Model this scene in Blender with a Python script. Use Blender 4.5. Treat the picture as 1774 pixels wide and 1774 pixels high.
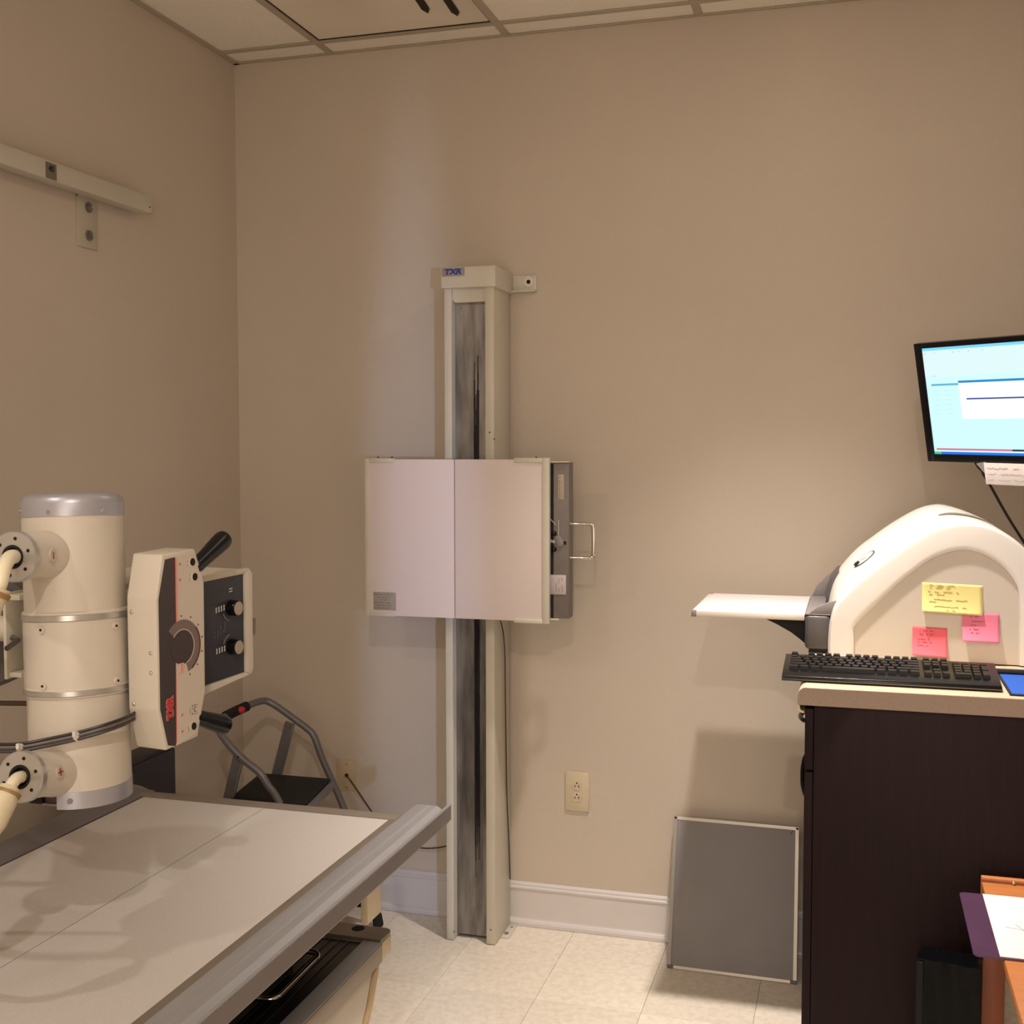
import bpy, bmesh, math, random
from mathutils import Vector, Matrix
random.seed(7)
for o in list(bpy.data.objects): bpy.data.objects.remove(o)
SC = bpy.context.scene
COL = SC.collection

# ------------------------------------------------------------------ camera
cam_d = bpy.data.cameras.new('camera'); cam = bpy.data.objects.new('camera', cam_d); COL.objects.link(cam)
R_ = Vector((0.95983886, 0.28054924, -0.0012171)); U_ = Vector((-0.01362107, 0.05093378, 0.99860914))
F_ = Vector((-0.28022103, 0.95848728, -0.0527096))
M = Matrix((( R_.x, U_.x, -F_.x, 2.0628), (R_.y, U_.y, -F_.y, -3.6758), (R_.z, U_.z, -F_.z, 1.5662), (0, 0, 0, 1)))
cam.matrix_world = M
cam_d.sensor_fit = 'HORIZONTAL'; cam_d.sensor_width = 36.0
cam_d.lens = 2040.82 / 1774 * 36.0
cam_d.clip_start = 0.05
SC.camera = cam

# ------------------------------------------------------------------ world, exposure, lamps
w = bpy.data.worlds.new('world'); SC.world = w; w.use_nodes = True
w.node_tree.nodes['Background'].inputs[0].default_value = (0.9, 0.8, 0.68, 1)
w.node_tree.nodes['Background'].inputs[1].default_value = 0.02
vs = SC.view_settings
SC.display_settings.display_device = 'sRGB'
vs.view_transform = 'Standard'; vs.look = 'None'; vs.gamma = 1.0; vs.use_curve_mapping = False
vs.exposure = 0.22

H = 2.883
WARM = (1.0, 0.90, 0.815)
DOWNLIGHTS = [((1.87, -0.90), 88, 0.05), ((0.50, -3.25), 8, 0.045), ((2.05, -3.95), 29, 0.05)]
def lamp(name, kind, loc, power, color, target=None, **kw):
    d = bpy.data.lights.new(name, kind); d.energy = power; d.color = color
    for k, v in kw.items(): setattr(d, k, v)
    o = bpy.data.objects.new(name, d); COL.objects.link(o); o.location = loc
    if target is not None:
        o.rotation_euler = (Vector(target) - Vector(loc)).to_track_quat('-Z', 'Y').to_euler()
    return o
for (lx, ly), pw, rr in DOWNLIGHTS:
    if pw > 50:      # reflector downlight with a narrower beam, near the back wall
        lamp('downlight_lamp', 'SPOT', (lx, ly, H - 0.012), pw * 3.0, WARM, target=(lx, ly, 0), spot_size=math.radians(76), spot_blend=1.0, shadow_soft_size=0.045)
        lamp('downlight_spill', 'AREA', (lx, ly, H - 0.014), 1.6, WARM, shape='DISK', size=0.09)
    else:
        lamp('downlight_lamp', 'AREA', (lx, ly, H - 0.012), pw, WARM, shape='DISK', size=0.07)
# cool daylight that comes through the half open door behind the camera, a tall narrow band
dl = lamp('door_daylight', 'SPOT', (3.05, -4.30, 1.45), 175, (0.50, 0.64, 1.0), target=(0.70, -0.1, 1.00),
          spot_size=math.radians(46), spot_blend=0.9, shadow_soft_size=0.03)
dl.scale = (0.10, 1.0, 1.0)
# broad, faint fill lamp added behind the camera to lift ceiling and walls
lamp('rear_fill', 'AREA', (2.2, -6.0, 1.6), 34, (1.0, 0.84, 0.70), target=(1.2, 0, 1.2), shape='RECTANGLE', size=1.6, size_y=1.9)

# ------------------------------------------------------------------ materials
MATS = {}
def mat(name, col, rough=0.5, metal=0.0, noise=0.0, nscale=30, bump=0.0, bscale=200, emit=None, estr=1.0,
        spec=0.5, coat=0.0, stretch=None, alpha=None, col2=None, aniso=0):
    if name in MATS: return MATS[name]
    m = bpy.data.materials.new(name); m.use_nodes = True; nt = m.node_tree; N = nt.nodes; L = nt.links
    b = N['Principled BSDF']
    c = tuple(((x / 12.92) if x <= 0.04045 else ((x + 0.055) / 1.055) ** 2.4) for x in [v / 255 for v in col])
    b.inputs['Base Color'].default_value = (*c, 1); b.inputs['Roughness'].default_value = rough
    b.inputs['Metallic'].default_value = metal; b.inputs['Specular IOR Level'].default_value = spec
    b.inputs['Coat Weight'].default_value = coat
    if aniso: b.inputs['Anisotropic'].default_value = aniso
    if noise or bump:
        tc = N.new('ShaderNodeNewGeometry'); mp = N.new('ShaderNodeMapping'); L.new(tc.outputs['Position'], mp.inputs[0])
        if stretch: mp.inputs['Scale'].default_value = stretch
    if noise:
        nz = N.new('ShaderNodeTexNoise'); nz.inputs['Scale'].default_value = nscale; nz.inputs['Detail'].default_value = 5
        L.new(mp.outputs[0], nz.inputs['Vector'])
        mr = N.new('ShaderNodeMapRange'); mr.inputs[1].default_value = 0.3; mr.inputs[2].default_value = 0.7
        L.new(nz.outputs[0], mr.inputs[0])
        mx = N.new('ShaderNodeMix'); mx.data_type = 'RGBA'; L.new(mr.outputs[0], mx.inputs[0])
        if col2:
            c2 = tuple(((x / 255) / 12.92 if x <= 10 else ((x / 255 + 0.055) / 1.055) ** 2.4) for x in col2)
        else: c2 = tuple(x * (1 - noise) for x in c)
        mx.inputs[6].default_value = (*c2, 1); mx.inputs[7].default_value = (*c, 1)
        L.new(mx.outputs[2], b.inputs['Base Color'])
    if bump:
        nb = N.new('ShaderNodeTexNoise'); nb.inputs['Scale'].default_value = bscale; nb.inputs['Detail'].default_value = 4
        L.new(mp.outputs[0], nb.inputs['Vector'])
        bp = N.new('ShaderNodeBump'); bp.inputs['Strength'].default_value = bump; bp.inputs['Distance'].default_value = 0.002
        L.new(nb.outputs[0], bp.inputs['Height']); L.new(bp.outputs[0], b.inputs['Normal'])
    if emit:
        ce = tuple(((x / 255) / 12.92 if x <= 10 else ((x / 255 + 0.055) / 1.055) ** 2.4) for x in emit)
        b.inputs['Emission Color'].default_value = (*ce, 1); b.inputs['Emission Strength'].default_value = estr
    if alpha is not None: b.inputs['Alpha'].default_value = alpha
    MATS[name] = m; return m

WALL = mat('wall_paint', (203, 190, 174), 0.75, noise=0.05, nscale=2.2, bump=0.25, bscale=260)
CEILM = mat('ceiling_tile', (243, 236, 222), 0.9, noise=0.06, nscale=90, bump=0.5, bscale=420)
GRID = mat('ceiling_grid_metal', (176, 164, 144), 0.6)
TROF = mat('troffer_paint', (222, 212, 194), 0.55)
DARKSLOT = mat('slot_dark', (48, 36, 24), 0.9)
TRIMW = mat('baseboard_paint', (214, 208, 206), 0.35, noise=0.03, nscale=8)
CREAM = mat('cream_enamel', (208, 199, 184), 0.42, noise=0.04, nscale=14, bump=0.06, bscale=500)
CREAMG = mat('cream_enamel_grey', (208, 202, 186), 0.38, noise=0.05, nscale=10)
CREAMY = mat('old_cream', (218, 204, 172), 0.5, noise=0.08, nscale=40)
PANELW = mat('bucky_white', (222, 208, 205), 0.5, noise=0.02, nscale=60)
SILVER = mat('satin_silver_paint', (176, 176, 184), 0.35, metal=0.45, bump=0.08, bscale=700)
STEEL = mat('stainless_steel', (196, 194, 190), 0.3, metal=0.7, noise=0.10, nscale=20)
CHROME = mat('chrome', (214, 206, 196), 0.1, metal=1.0)
BLACK = mat('black_plastic', (10, 10, 14), 0.3, spec=0.3)
BLACKM = mat('matte_black', (20, 18, 18), 0.8)
RUBBER = mat('rubber', (26, 22, 20), 0.75)
GREYDK = mat('dark_grey_plastic', (82, 78, 78), 0.42, noise=0.1, nscale=60)
GREYMD = mat('mid_grey_plastic', (128, 122, 122), 0.4)
GREYTB = mat('grey_tube_paint', (116, 114, 116), 0.35, metal=0.25)
ALU = mat('brushed_aluminium', (166, 164, 166), 0.42, metal=0.3, noise=0.08, nscale=6, stretch=(12, 0.6, 12), bump=0.05, bscale=300)
ALUD = mat('dark_aluminium', (124, 118, 112), 0.5, metal=0.3, noise=0.08, nscale=300)
LAMIN = mat('speckled_white_laminate', (208, 202, 196), 0.5, noise=0.10, nscale=320)
SEAM = mat('seam_dark', (70, 62, 56), 0.8)
COUNT = mat('counter_laminate', (158, 138, 124), 0.5, noise=0.14, nscale=160)
COUNTT = mat('counter_top_laminate', (214, 190, 162), 0.45, noise=0.08, nscale=160)
DWOOD = mat('dark_espresso_wood', (33, 16, 19), 0.6, spec=0.2, noise=0.35, nscale=14, stretch=(6, 6, 0.35), bump=0.05, bscale=60)
OWOOD = mat('orange_wood', (202, 128, 72), 0.4, noise=0.22, nscale=9, stretch=(1, 6, 1))
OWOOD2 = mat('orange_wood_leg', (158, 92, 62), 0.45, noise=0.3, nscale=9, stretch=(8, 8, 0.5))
SCANW = mat('scanner_white', (228, 224, 216), 0.32, noise=0.015, nscale=5)
SCANP = mat('scanner_side', (206, 198, 184), 0.45)
BOARDG = mat('board_grey', (138, 132, 131), 0.6, noise=0.06, nscale=12, bump=0.2, bscale=600)
YEL = mat('yellow_note', (236, 226, 148), 0.8)
PNK = mat('pink_note', (232, 128, 156), 0.8)
RED = mat('coral_note', (236, 108, 122), 0.8)
PAPER = mat('white_paper', (238, 232, 230), 0.8)
INK = mat('ink', (84, 70, 84), 0.8)
INKY = mat('pen_on_yellow', (150, 132, 66), 0.8)
INKP = mat('pen_on_pink', (150, 66, 88), 0.8)
REDP = mat('red_print', (206, 44, 40), 0.5)
BLUEP = mat('blue_print', (30, 62, 138), 0.5)
WHITEP = mat('white_print', (214, 210, 200), 0.5)
GREYP = mat('grey_print', (92, 84, 80), 0.6)
TAGG = mat('grey_tag', (136, 128, 118), 0.45, metal=0.2)
STRIPE = mat('charcoal_print', (66, 58, 58), 0.45)
COLPAN = mat('navy_grey_plate', (52, 54, 64), 0.4)
BLUEPAD = mat('blue_fabric', (26, 88, 190), 0.8, noise=0.08, nscale=200)
PURP = mat('purple_acrylic', (86, 58, 84), 0.3, noise=0.15, nscale=20)
IVORY = mat('ivory_plastic', (206, 190, 162), 0.4)
IVORYP = mat('painted_plate', (198, 180, 148), 0.5)
HOLE = mat('hole_dark', (22, 14, 8), 0.9)
BAG = mat('glossy_black_bag', (6, 7, 10), 0.22, spec=0.14, bump=0.5, bscale=28)
STOOLG = mat('stool_grip_red', (196, 40, 62), 0.5)

def brushed():
    m = bpy.data.materials.new('brushed_column_steel'); m.use_nodes = True; nt = m.node_tree; N = nt.nodes; L = nt.links
    b = N['Principled BSDF']; b.inputs['Metallic'].default_value = 0.85; b.inputs['Roughness'].default_value = 0.36
    g = N.new('ShaderNodeNewGeometry'); mp = N.new('ShaderNodeMapping'); mp.inputs['Scale'].default_value = (14, 14, 2.2)
    L.new(g.outputs['Position'], mp.inputs[0])
    nz = N.new('ShaderNodeTexNoise'); nz.inputs['Scale'].default_value = 3; nz.inputs['Detail'].default_value = 6; L.new(mp.outputs[0], nz.inputs['Vector'])
    cr = N.new('ShaderNodeValToRGB'); cr.color_ramp.elements[0].position = .3; cr.color_ramp.elements[0].color = (.15, .145, .14, 1)
    cr.color_ramp.elements[1].position = .7; cr.color_ramp.elements[1].color = (.34, .325, .31, 1); L.new(nz.outputs[0], cr.inputs[0])
    L.new(cr.outputs[0], b.inputs['Base Color']); return m
BRUSH = brushed()

def floor_mat():
    m = bpy.data.materials.new('vinyl_tile'); m.use_nodes = True; nt = m.node_tree; N = nt.nodes; L = nt.links
    b = N['Principled BSDF']; b.inputs['Roughness'].default_value = 0.42
    g = N.new('ShaderNodeNewGeometry')
    n1 = N.new('ShaderNodeTexNoise'); n1.inputs['Scale'].default_value = 48; n1.inputs['Detail'].default_value = 7; n1.inputs['Distortion'].default_value = 0.5
    L.new(g.outputs['Position'], n1.inputs['Vector'])
    c1 = N.new('ShaderNodeValToRGB'); c1.color_ramp.elements[0].position = .30; c1.color_ramp.elements[0].color = (.71, .63, .52, 1)
    c1.color_ramp.elements[1].position = .62; c1.color_ramp.elements[1].color = (.82, .745, .635, 1); L.new(n1.outputs[0], c1.inputs[0])
    oi = N.new('ShaderNodeObjectInfo'); mr = N.new('ShaderNodeMapRange'); mr.inputs[3].default_value = .95; mr.inputs[4].default_value = 1.03
    L.new(oi.outputs['Random'], mr.inputs[0])
    hs = N.new('ShaderNodeHueSaturation'); L.new(mr.outputs[0], hs.inputs['Value']); L.new(c1.outputs[0], hs.inputs['Color'])
    L.new(hs.outputs[0], b.inputs['Base Color']); return m
FLOORM = floor_mat()
def emis(name, col, s=1.0):
    return mat(name, (0, 0, 0), 0.6, emit=col, estr=s)

# ------------------------------------------------------------------ mesh helpers
class B:
    def __init__(s): s.bm = bmesh.new()
    def _bev(s, verts, bev, seg=2):
        if bev <= 0: return
        vs = set(verts); es = [e for e in s.bm.edges if e.verts[0] in vs and e.verts[1] in vs]
        bmesh.ops.bevel(s.bm, geom=es, offset=bev, segments=seg, affect='EDGES', profile=0.5, clamp_overlap=True)
    def box(s, x0, x1, y0, y1, z0, z1, bev=0.0, seg=2):
        return s.obox(Vector((x0, y0, z0)), Vector((x1 - x0, 0, 0)), Vector((0, y1 - y0, 0)), Vector((0, 0, z1 - z0)), bev, seg)
    def obox(s, o, a, b, c, bev=0.0, seg=2):
        o, a, b, c = map(Vector, (o, a, b, c))
        P = [o, o + a, o + a + b, o + b, o + c, o + a + c, o + a + b + c, o + b + c]
        v = [s.bm.verts.new(p) for p in P]
        for f in ((3, 2, 1, 0), (4, 5, 6, 7), (0, 1, 5, 4), (1, 2, 6, 5), (2, 3, 7, 6), (3, 0, 4, 7)): s.bm.faces.new([v[i] for i in f])
        s._bev(v, bev, seg); return s
    def prism(s, pts, origin, u, v, d, bev=0.0, seg=2):
        """pts in (u,v) plane, extruded by vector d"""
        o, u, v, d = map(Vector, (origin, u, v, d))
        A = [s.bm.verts.new(o + u * a + v * b) for a, b in pts]; C = [s.bm.verts.new(o + u * a + v * b + d) for a, b in pts]
        n = len(pts); s.bm.faces.new(A[::-1]); s.bm.faces.new(C)
        for i in range(n): s.bm.faces.new([A[i], A[(i + 1) % n], C[(i + 1) % n], C[i]])
        s._bev(A + C, bev, seg); return s
    def cyl(s, p0, p1, r0, r1=None, seg=32, cap=True):
        return s.lathe(p0, p1, [(0, r0), (1, r0 if r1 is None else r1)], seg, cap)
    def lathe(s, p0, p1, prof, seg=40, cap=True):
        """prof: list of (t along p0->p1 as fraction, radius)"""
        p0, p1 = Vector(p0), Vector(p1); ax = p1 - p0; q = ax.to_track_quat('Z', 'Y')
        X = q @ Vector((1, 0, 0)); Y = q @ Vector((0, 1, 0)); rings = []
        for t, r in prof:
            c = p0 + ax * t
            rings.append([s.bm.verts.new(c + (X * math.cos(2 * math.pi * k / seg) + Y * math.sin(2 * math.pi * k / seg)) * r) for k in range(seg)])
        for a, b in zip(rings, rings[1:]):
            for k in range(seg): s.bm.faces.new([a[k], a[(k + 1) % seg], b[(k + 1) % seg], b[k]])
        if cap: s.bm.faces.new(rings[0][::-1]); s.bm.faces.new(rings[-1])
        return s
    def tube(s, pts, r, seg=12, smooth=6, cap=True):
        pts = [Vector(p) for p in pts]
        if smooth > 1 and len(pts) > 2:
            P = [pts[0] * 2 - pts[1]] + pts + [pts[-1] * 2 - pts[-2]]; out = []
            for i in range(1, len(P) - 2):
                for k in range(smooth):
                    t = k / smooth; a, b, c, d = P[i - 1], P[i], P[i + 1], P[i + 2]
                    out.append(0.5 * ((2 * b) + (c - a) * t + (2 * a - 5 * b + 4 * c - d) * t * t + (3 * b - a - 3 * c + d) * t ** 3))
            out.append(pts[-1]); pts = out
        rs = r if isinstance(r, (list, tuple)) else [r, r]
        rings = []; prev = None; n = len(pts)
        for i, p in enumerate(pts):
            t = (pts[min(i + 1, n - 1)] - pts[max(i - 1, 0)]).normalized()
            if prev is None:
                up = Vector((0, 0, 1)) if abs(t.z) < .9 else Vector((1, 0, 0)); X = t.cross(up).normalized()
            else: X = (prev - t * prev.dot(t)).normalized()
            Y = t.cross(X); prev = X
            f = i / (n - 1) * (len(rs) - 1); j = min(int(f), len(rs) - 2); rr = rs[j] + (rs[j + 1] - rs[j]) * (f - j)
            rings.append([s.bm.verts.new(p + (X * math.cos(2 * math.pi * k / seg) + Y * math.sin(2 * math.pi * k / seg)) * rr) for k in range(seg)])
        for a, b in zip(rings, rings[1:]):
            for k in range(seg): s.bm.faces.new([a[k], a[(k + 1) % seg], b[(k + 1) % seg], b[k]])
        if cap: s.bm.faces.new(rings[0][::-1]); s.bm.faces.new(rings[-1])
        return s
    def ball(s, c, r, sq=(1, 1, 1), seg=12):
        res = bmesh.ops.create_uvsphere(s.bm, u_segments=seg, v_segments=max(6, seg // 2), radius=r)
        for v in res['verts']: v.co = Vector((v.co.x * sq[0], v.co.y * sq[1], v.co.z * sq[2])) + Vector(c)
        return s
    def grid(s, rows):
        V = [[s.bm.verts.new(Vector(p)) for p in r] for r in rows]
        for a, b in zip(V, V[1:]):
            for k in range(len(a) - 1): s.bm.faces.new([a[k], a[k + 1], b[k + 1], b[k]])
        return s

def wloc(o):
    l = Vector(o.location)
    while o.parent: o = o.parent; l = l + Vector(o.location)
    return l
def obj(name, b, m, parent=None, label=None, kind=None, smooth=True, origin=None):
    me = bpy.data.meshes.new(name)
    bmesh.ops.recalc_face_normals(b.bm, faces=b.bm.faces)
    off = wloc(parent) if parent else Vector(origin or (0, 0, 0))
    for v in b.bm.verts: v.co -= off
    b.bm.to_mesh(me); b.bm.free()
    if smooth:
        for p in me.polygons: p.use_smooth = True
        me.set_sharp_from_angle(angle=math.radians(34))
    me.materials.append(m)
    o = bpy.data.objects.new(name, me); COL.objects.link(o)
    if parent: o.parent = parent
    else: o.location = off
    if label: o['label'] = label
    if kind: o['kind'] = kind
    return o
def thing(name, label, cat, loc, group=None):
    o = bpy.data.objects.new(name, None); COL.objects.link(o); o.location = loc; o.empty_display_size = .05
    o['label'] = label; o['category'] = cat
    if group: o['group'] = group
    return o
def tag(o, label, cat, group=None):
    o['label'] = label; o['category'] = cat
    if group: o['group'] = group
    return o
def struct(name, b, m, parent=None, smooth=False):
    return obj(name, b, m, parent, kind=None if parent else 'structure', smooth=smooth)
def text(name, body, size, origin, u, v, m, parent, depth=0.0004, bold=0.0, label=None, width=None):
    cu = bpy.data.curves.new(name, 'FONT'); cu.body = body; cu.size = size; cu.extrude = depth; cu.offset = bold; cu.resolution_u = 3
    cu.align_x = 'CENTER'; cu.align_y = 'CENTER'
    t = bpy.data.objects.new('tmp', cu); COL.objects.link(t)
    dg = bpy.context.evaluated_depsgraph_get(); me = bpy.data.meshes.new_from_object(t.evaluated_get(dg))
    bpy.data.objects.remove(t); bpy.data.curves.remove(cu)
    u = Vector(u).normalized(); v = Vector(v).normalized(); n = u.cross(v); off = wloc(parent)
    k = 1.0
    if width:
        xs = [q.co.x for q in me.vertices]; k = width / max(1e-6, max(xs) - min(xs))
    for q in me.vertices:
        c = q.co.copy(); q.co = Vector(origin) + u * c.x * k + v * c.y + n * c.z - off
    me.materials.clear(); me.materials.append(m); me.name = name
    o = bpy.data.objects.new(name, me); COL.objects.link(o); o.parent = parent
    if label: o['label'] = label
    return o
def scribble(b, x0, x1, u0, origin, u, v, n, amp=0.0016, step=0.0016, w=0.00035):
    """a line of handwriting-like strokes on a plane, as thin raised ribbons"""
    o, u, v, n = map(Vector, (origin, u, v, n)); x = x0; pts = []
    while x < x1:
        if random.random() < .13 and len(pts) > 3:
            b.tube([o + u * a + v * c + n * .0003 for a, c in pts], w, 4, 1); pts = []; x += step * 2.2; continue
        pts.append((x, u0 + random.uniform(-1, 1) * amp)); x += step * random.uniform(.5, 1.2)
    if len(pts) > 1: b.tube([o + u * a + v * c + n * .0003 for a, c in pts], w, 4, 1)
X, Y, Z = Vector((1, 0, 0)), Vector((0, 1, 0)), Vector((0, 0, 1))

# ================================================================== ROOM
XR, XR2, YS, YB = 2.66, 4.25, -2.1, -6.2
struct('wall_back', B().box(-.12, XR + .12, 0, .12, -.02, H + .25), WALL)
struct('wall_left', B().box(-.12, 0, YB - .12, 0, -.02, H + .25), WALL)
struct('wall_right', B().box(XR, XR + .12, YS, 0, -.02, H + .25), WALL)
struct('wall_recess', B().box(XR, XR2 + .12, YS, YS + .12, -.02, H + .25), WALL)
struct('wall_far_right', B().box(XR2, XR2 + .12, YB - .12, YS, -.02, H + .25), WALL)
struct('wall_rear', B().box(-.12, XR2 + .12, YB - .12, YB, -.02, H + .25), WALL)
# baseboards: moulded profile
PROF = [(0, .001), (-.019, .001), (-.0195, .012), (-.016, .019), (-.011, .023), (-.010, .028), (-.010, .120), (-.013, .123), (-.013, .128), (-.0085, .132), (-.0085, .137), (-.006, .141), (-.003, .144), (0, .144)]
def base(name, p, along, inward, ln):
    struct(name, B().prism([(-a, z) for a, z in PROF], p, inward, Z, Vector(along) * ln), TRIMW)
base('baseboard_back', (0, 0, 0), (1, 0, 0), (0, -1, 0), XR)
base('baseboard_left', (0, YB, 0), (0, 1, 0), (1, 0, 0), -YB)
base('baseboard_right', (XR, YS, 0), (0, 1, 0), (-1, 0, 0), -YS)
# floor: slab and individual vinyl tiles
fl = struct('floor', B().box(-.12, XR2 + .12, YB - .12, .12, -.08, -.0035), mat('floor_grout', (150, 122, 92), .8))
T = .305; tm = B().box(0.0005, T - .0005, 0.0005, T - .0005, -.0035, 0, .0004, 1)
t0 = obj('floor_tile', tm, FLOORM, fl, smooth=False)
first = True; x = .897 - 3 * T
ix = 0
while x < XR2:
    y = -.20 + T
    while y > YB - T:
        xa, yb_ = x, y - T
        if xa > -T and (xa < XR or yb_ < YS) :
            if first: o = t0; first = False
            else: o = t0.copy(); COL.objects.link(o); o.parent = fl
            o.location = (xa, yb_, 0)
        y -= T
    x += T
# ceiling: grid with lay-in panels
ce = struct('ceiling', B().box(-.12, XR2 + .12, YB - .12, .12, H + .10, H + .18), CEILM)
gx = [0.0, .364, .974, 1.584, 2.194, 2.804, 3.414, 4.024, XR2]; gy = [0.0, -.116, -1.336, -2.556, -3.776, -4.996, YB]
for x_ in gx[1:-1]: obj('ceiling_bar', B().box(x_ - .012, x_ + .012, YB, 0, H, H + .004).box(x_ - .001, x_ + .001, YB, 0, H + .004, H + .035), GRID, ce)
for y_ in gy[1:-1]: obj('ceiling_bar', B().box(0, XR2, y_ - .0105, y_ + .0105, H - .0006, H + .0034), GRID, ce)
obj('ceiling_edge_angle', B().box(0, .022, YB, 0, H - .001, H + .003), GRID, ce)
obj('ceiling_edge_angle', B().box(0, XR2, -.012, 0, H - .001, H + .003), GRID, ce)
for i in range(len(gx) - 1):
    for j in range(len(gy) - 1):
        if i == 1 and j == 1: continue
        skip = False
        for (lx, ly), pw, rr in DOWNLIGHTS:
            if gx[i] < lx < gx[i + 1] and gy[j + 1] < ly < gy[j]: skip = True
        x0, x1, y1, y0 = gx[i] + .003, gx[i + 1] - .003, gy[j] - .003, gy[j + 1] + .003
        obj('ceiling_panel', B().box(x0, x1, y0, y1, H + .0045, H + .018), CEILM, ce, smooth=False)
# recessed troffer, switched off, with dark air slots
tr = thing('ceiling_troffer', 'unlit recessed ceiling troffer with curved pan and two dark slots', 'ceiling light', (.669, -.726, H + .004))
x0, x1, y1, y0 = .380, .958, -.131, -1.321
rows = []
for a in range(15):
    v_ = a / 14; row = []
    for c in range(25):
        u_ = c / 24
        du = math.sin(math.pi * u_) ; dv = min(1, min(v_, 1 - v_) * 5); dv = math.sin(dv * math.pi / 2)
        bulge = -.022 * math.exp(-((u_ - .42) / .16) ** 2)
        row.append((x0 + (x1 - x0) * u_, y0 + (y1 - y0) * v_, H + .006 + (.045 * du ** .7 + bulge) * dv))
    rows.append(row)
obj('pan', B().grid(rows), TROF, tr)
g = B(); g.box(x0 - .002, x0, y0, y1, H + .003, H + .02).box(x1, x1 + .002, y0, y1, H + .003, H + .02).box(x0 - .002, x1 + .002, y1, y1 + .002, H + .003, H + .02).box(x0 - .002, x1 + .002, y0 - .002, y0, H + .003, H + .02)
obj('edge_gap', g, DARKSLOT, tr, label='dark joint around the pan')
def pan_z(px_, py_):
    u_ = (px_ - x0) / (x1 - x0); v_ = (py_ - y0) / (y1 - y0); dv_ = math.sin(min(1, min(v_, 1 - v_) * 5) * math.pi / 2)
    return H + .006 + (.045 * math.sin(math.pi * u_) ** .7 - .022 * math.exp(-((u_ - .42) / .16) ** 2)) * dv_
for sx, ye_ in ((.782, -.205), (.870, -.182)):
    rows = []; L_ = .90; n = 40
    for k in range(n + 1):
        d_ = L_ * k / n; e_ = min(d_, L_ - d_); hw = .013 * math.sqrt(max(0, 1 - (1 - min(1, e_ / .022)) ** 2)) + .0004; yy = ye_ - d_
        rows.append([(sx - hw + 2 * hw * c / 4, yy, pan_z(sx - hw + 2 * hw * c / 4, yy) - .0022) for c in range(5)])
    sl_ = obj('air_slot', B().grid(rows), DARKSLOT, tr); sm_ = sl_.modifiers.new('thick', 'SOLIDIFY'); sm_.thickness = .0012
# downlights of the room (behind the camera)
for k, ((lx, ly), pw, rr) in enumerate(DOWNLIGHTS):
    d = thing('ceiling_downlight', ['small round downlight in the ceiling above the countertop end', 'small round downlight above the x-ray table', 'small round downlight behind the camera position'][k], 'ceiling light', (lx, ly, H))
    obj('trim_ring', B().lathe((lx, ly, H + .0005), (lx, ly, H - .006), [(0, rr + .03), (1, rr + .026), (1, rr + .018), (.2, rr + .016)], 32), TROF, d)
    obj('lens', B().cyl((lx, ly, H - .004), (lx, ly, H - .001), rr + .016, seg=32), emis('lamp_lens', (255, 226, 180), 6), d)

# ================================================================== WALL RAIL on left wall
r = thing('wall_rail', 'cream horizontal equipment rail fixed high on the left wall', 'rail', (.03, -.6, 2.262))
b = B(); b.box(.016, .060, -5.2, -.600, 2.262, 2.312, .004)
obj('rail_channel', b, CREAMG, r)
b = B(); b.box(0, .006, -.875, -.788, 2.127, 2.275, .001).box(0, .02, -.875, -.788, 2.262, 2.285); obj('wall_bracket', b, mat('painted_bracket', (186, 178, 160), .5), r)
for z_ in (2.162, 2.239): 
    o_ = obj('bolt', B().cyl((.006, -.829, z_), (.010, -.829, z_), .0145, seg=20).cyl((.010, -.829, z_), (.0165, -.829, z_), .0085, seg=6), ALUD, r)
    obj('bolt_tip', B().cyl((.0165, -.829, z_), (.0215, -.829, z_), .0032, seg=10), CHROME, o_)
tg = obj('tag', B().box(.0602, .0612, -1.076, -1.034, 2.264, 2.305), mat('rail_tag', (112, 104, 88), .6), r, label='small dark tag reading 40')
text('tag_text', '40', .021, (.0614, -1.055, 2.290), Y, Z, BLACKM, tg, bold=.0006)
obj('end_screw', B().cyl((.060, -.613, 2.279), (.0615, -.613, 2.279), .0022, seg=8), HOLE, r)
for yy in (-2.2, -3.6, -5.0):
    obj('wall_bracket', B().box(0, .017, yy - .04, yy + .04, 2.13, 2.30), CREAMG, r)

# ================================================================== COLUMN (wall stand)
cs = thing('wall_stand_column', 'tall cream wall stand column with dark brushed steel channel', 'wall stand', (.905, -.1, 0))
obj('left_flange', B().box(.824, .8485, -.190, -.012, 0.002, 2.068, .0025), CREAMG, cs)
obj('right_flange', B().box(.957, .9865, -.190, -.020, 0.002, 2.068, .0025), CREAMG, cs)
obj('back_plate', B().box(.8485, .957, -.156, -.145, .012, 2.03), BRUSH, cs, label='dark brushed steel back plate')
# wear streaks: two dark rubbed tracks on the plate
mst = mat('rubbed_track', (46, 40, 40), .5, metal=.5, noise=.5, nscale=10, stretch=(30, 1, 1.2))
st = B()
for k, (xx, wv) in enumerate(((.9235, .0042), (.912, .0035), (.9175, .0036))):
    n = 30; zt, zb = (1.86, 1.84, 1.74)[k], (.26, .20, .30)[k]
    for i in range(n):
        za = zb + (zt - zb) * i / n; zc = zb + (zt - zb) * (i + 1) / n
        e = min(1, i / 3, (n - 1 - i) / 3 + .15); ww = wv * (.25 + .75 * e) * random.uniform(.8, 1.15)
        st.box(xx - ww, xx + ww, -.1566, -.156, za, zc)
obj('rub_track', st, mst, cs, label='dark rubbed tracks on the steel plate')
obj('top_inner_cover', B().prism([(.8485, 2.066), (.8485, 2.034), (.856, 2.024), (.957, 2.024), (.957, 2.066)], (0, -.178, 0), X, Z, (0, .02, 0)), CREAMG, cs)
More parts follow.
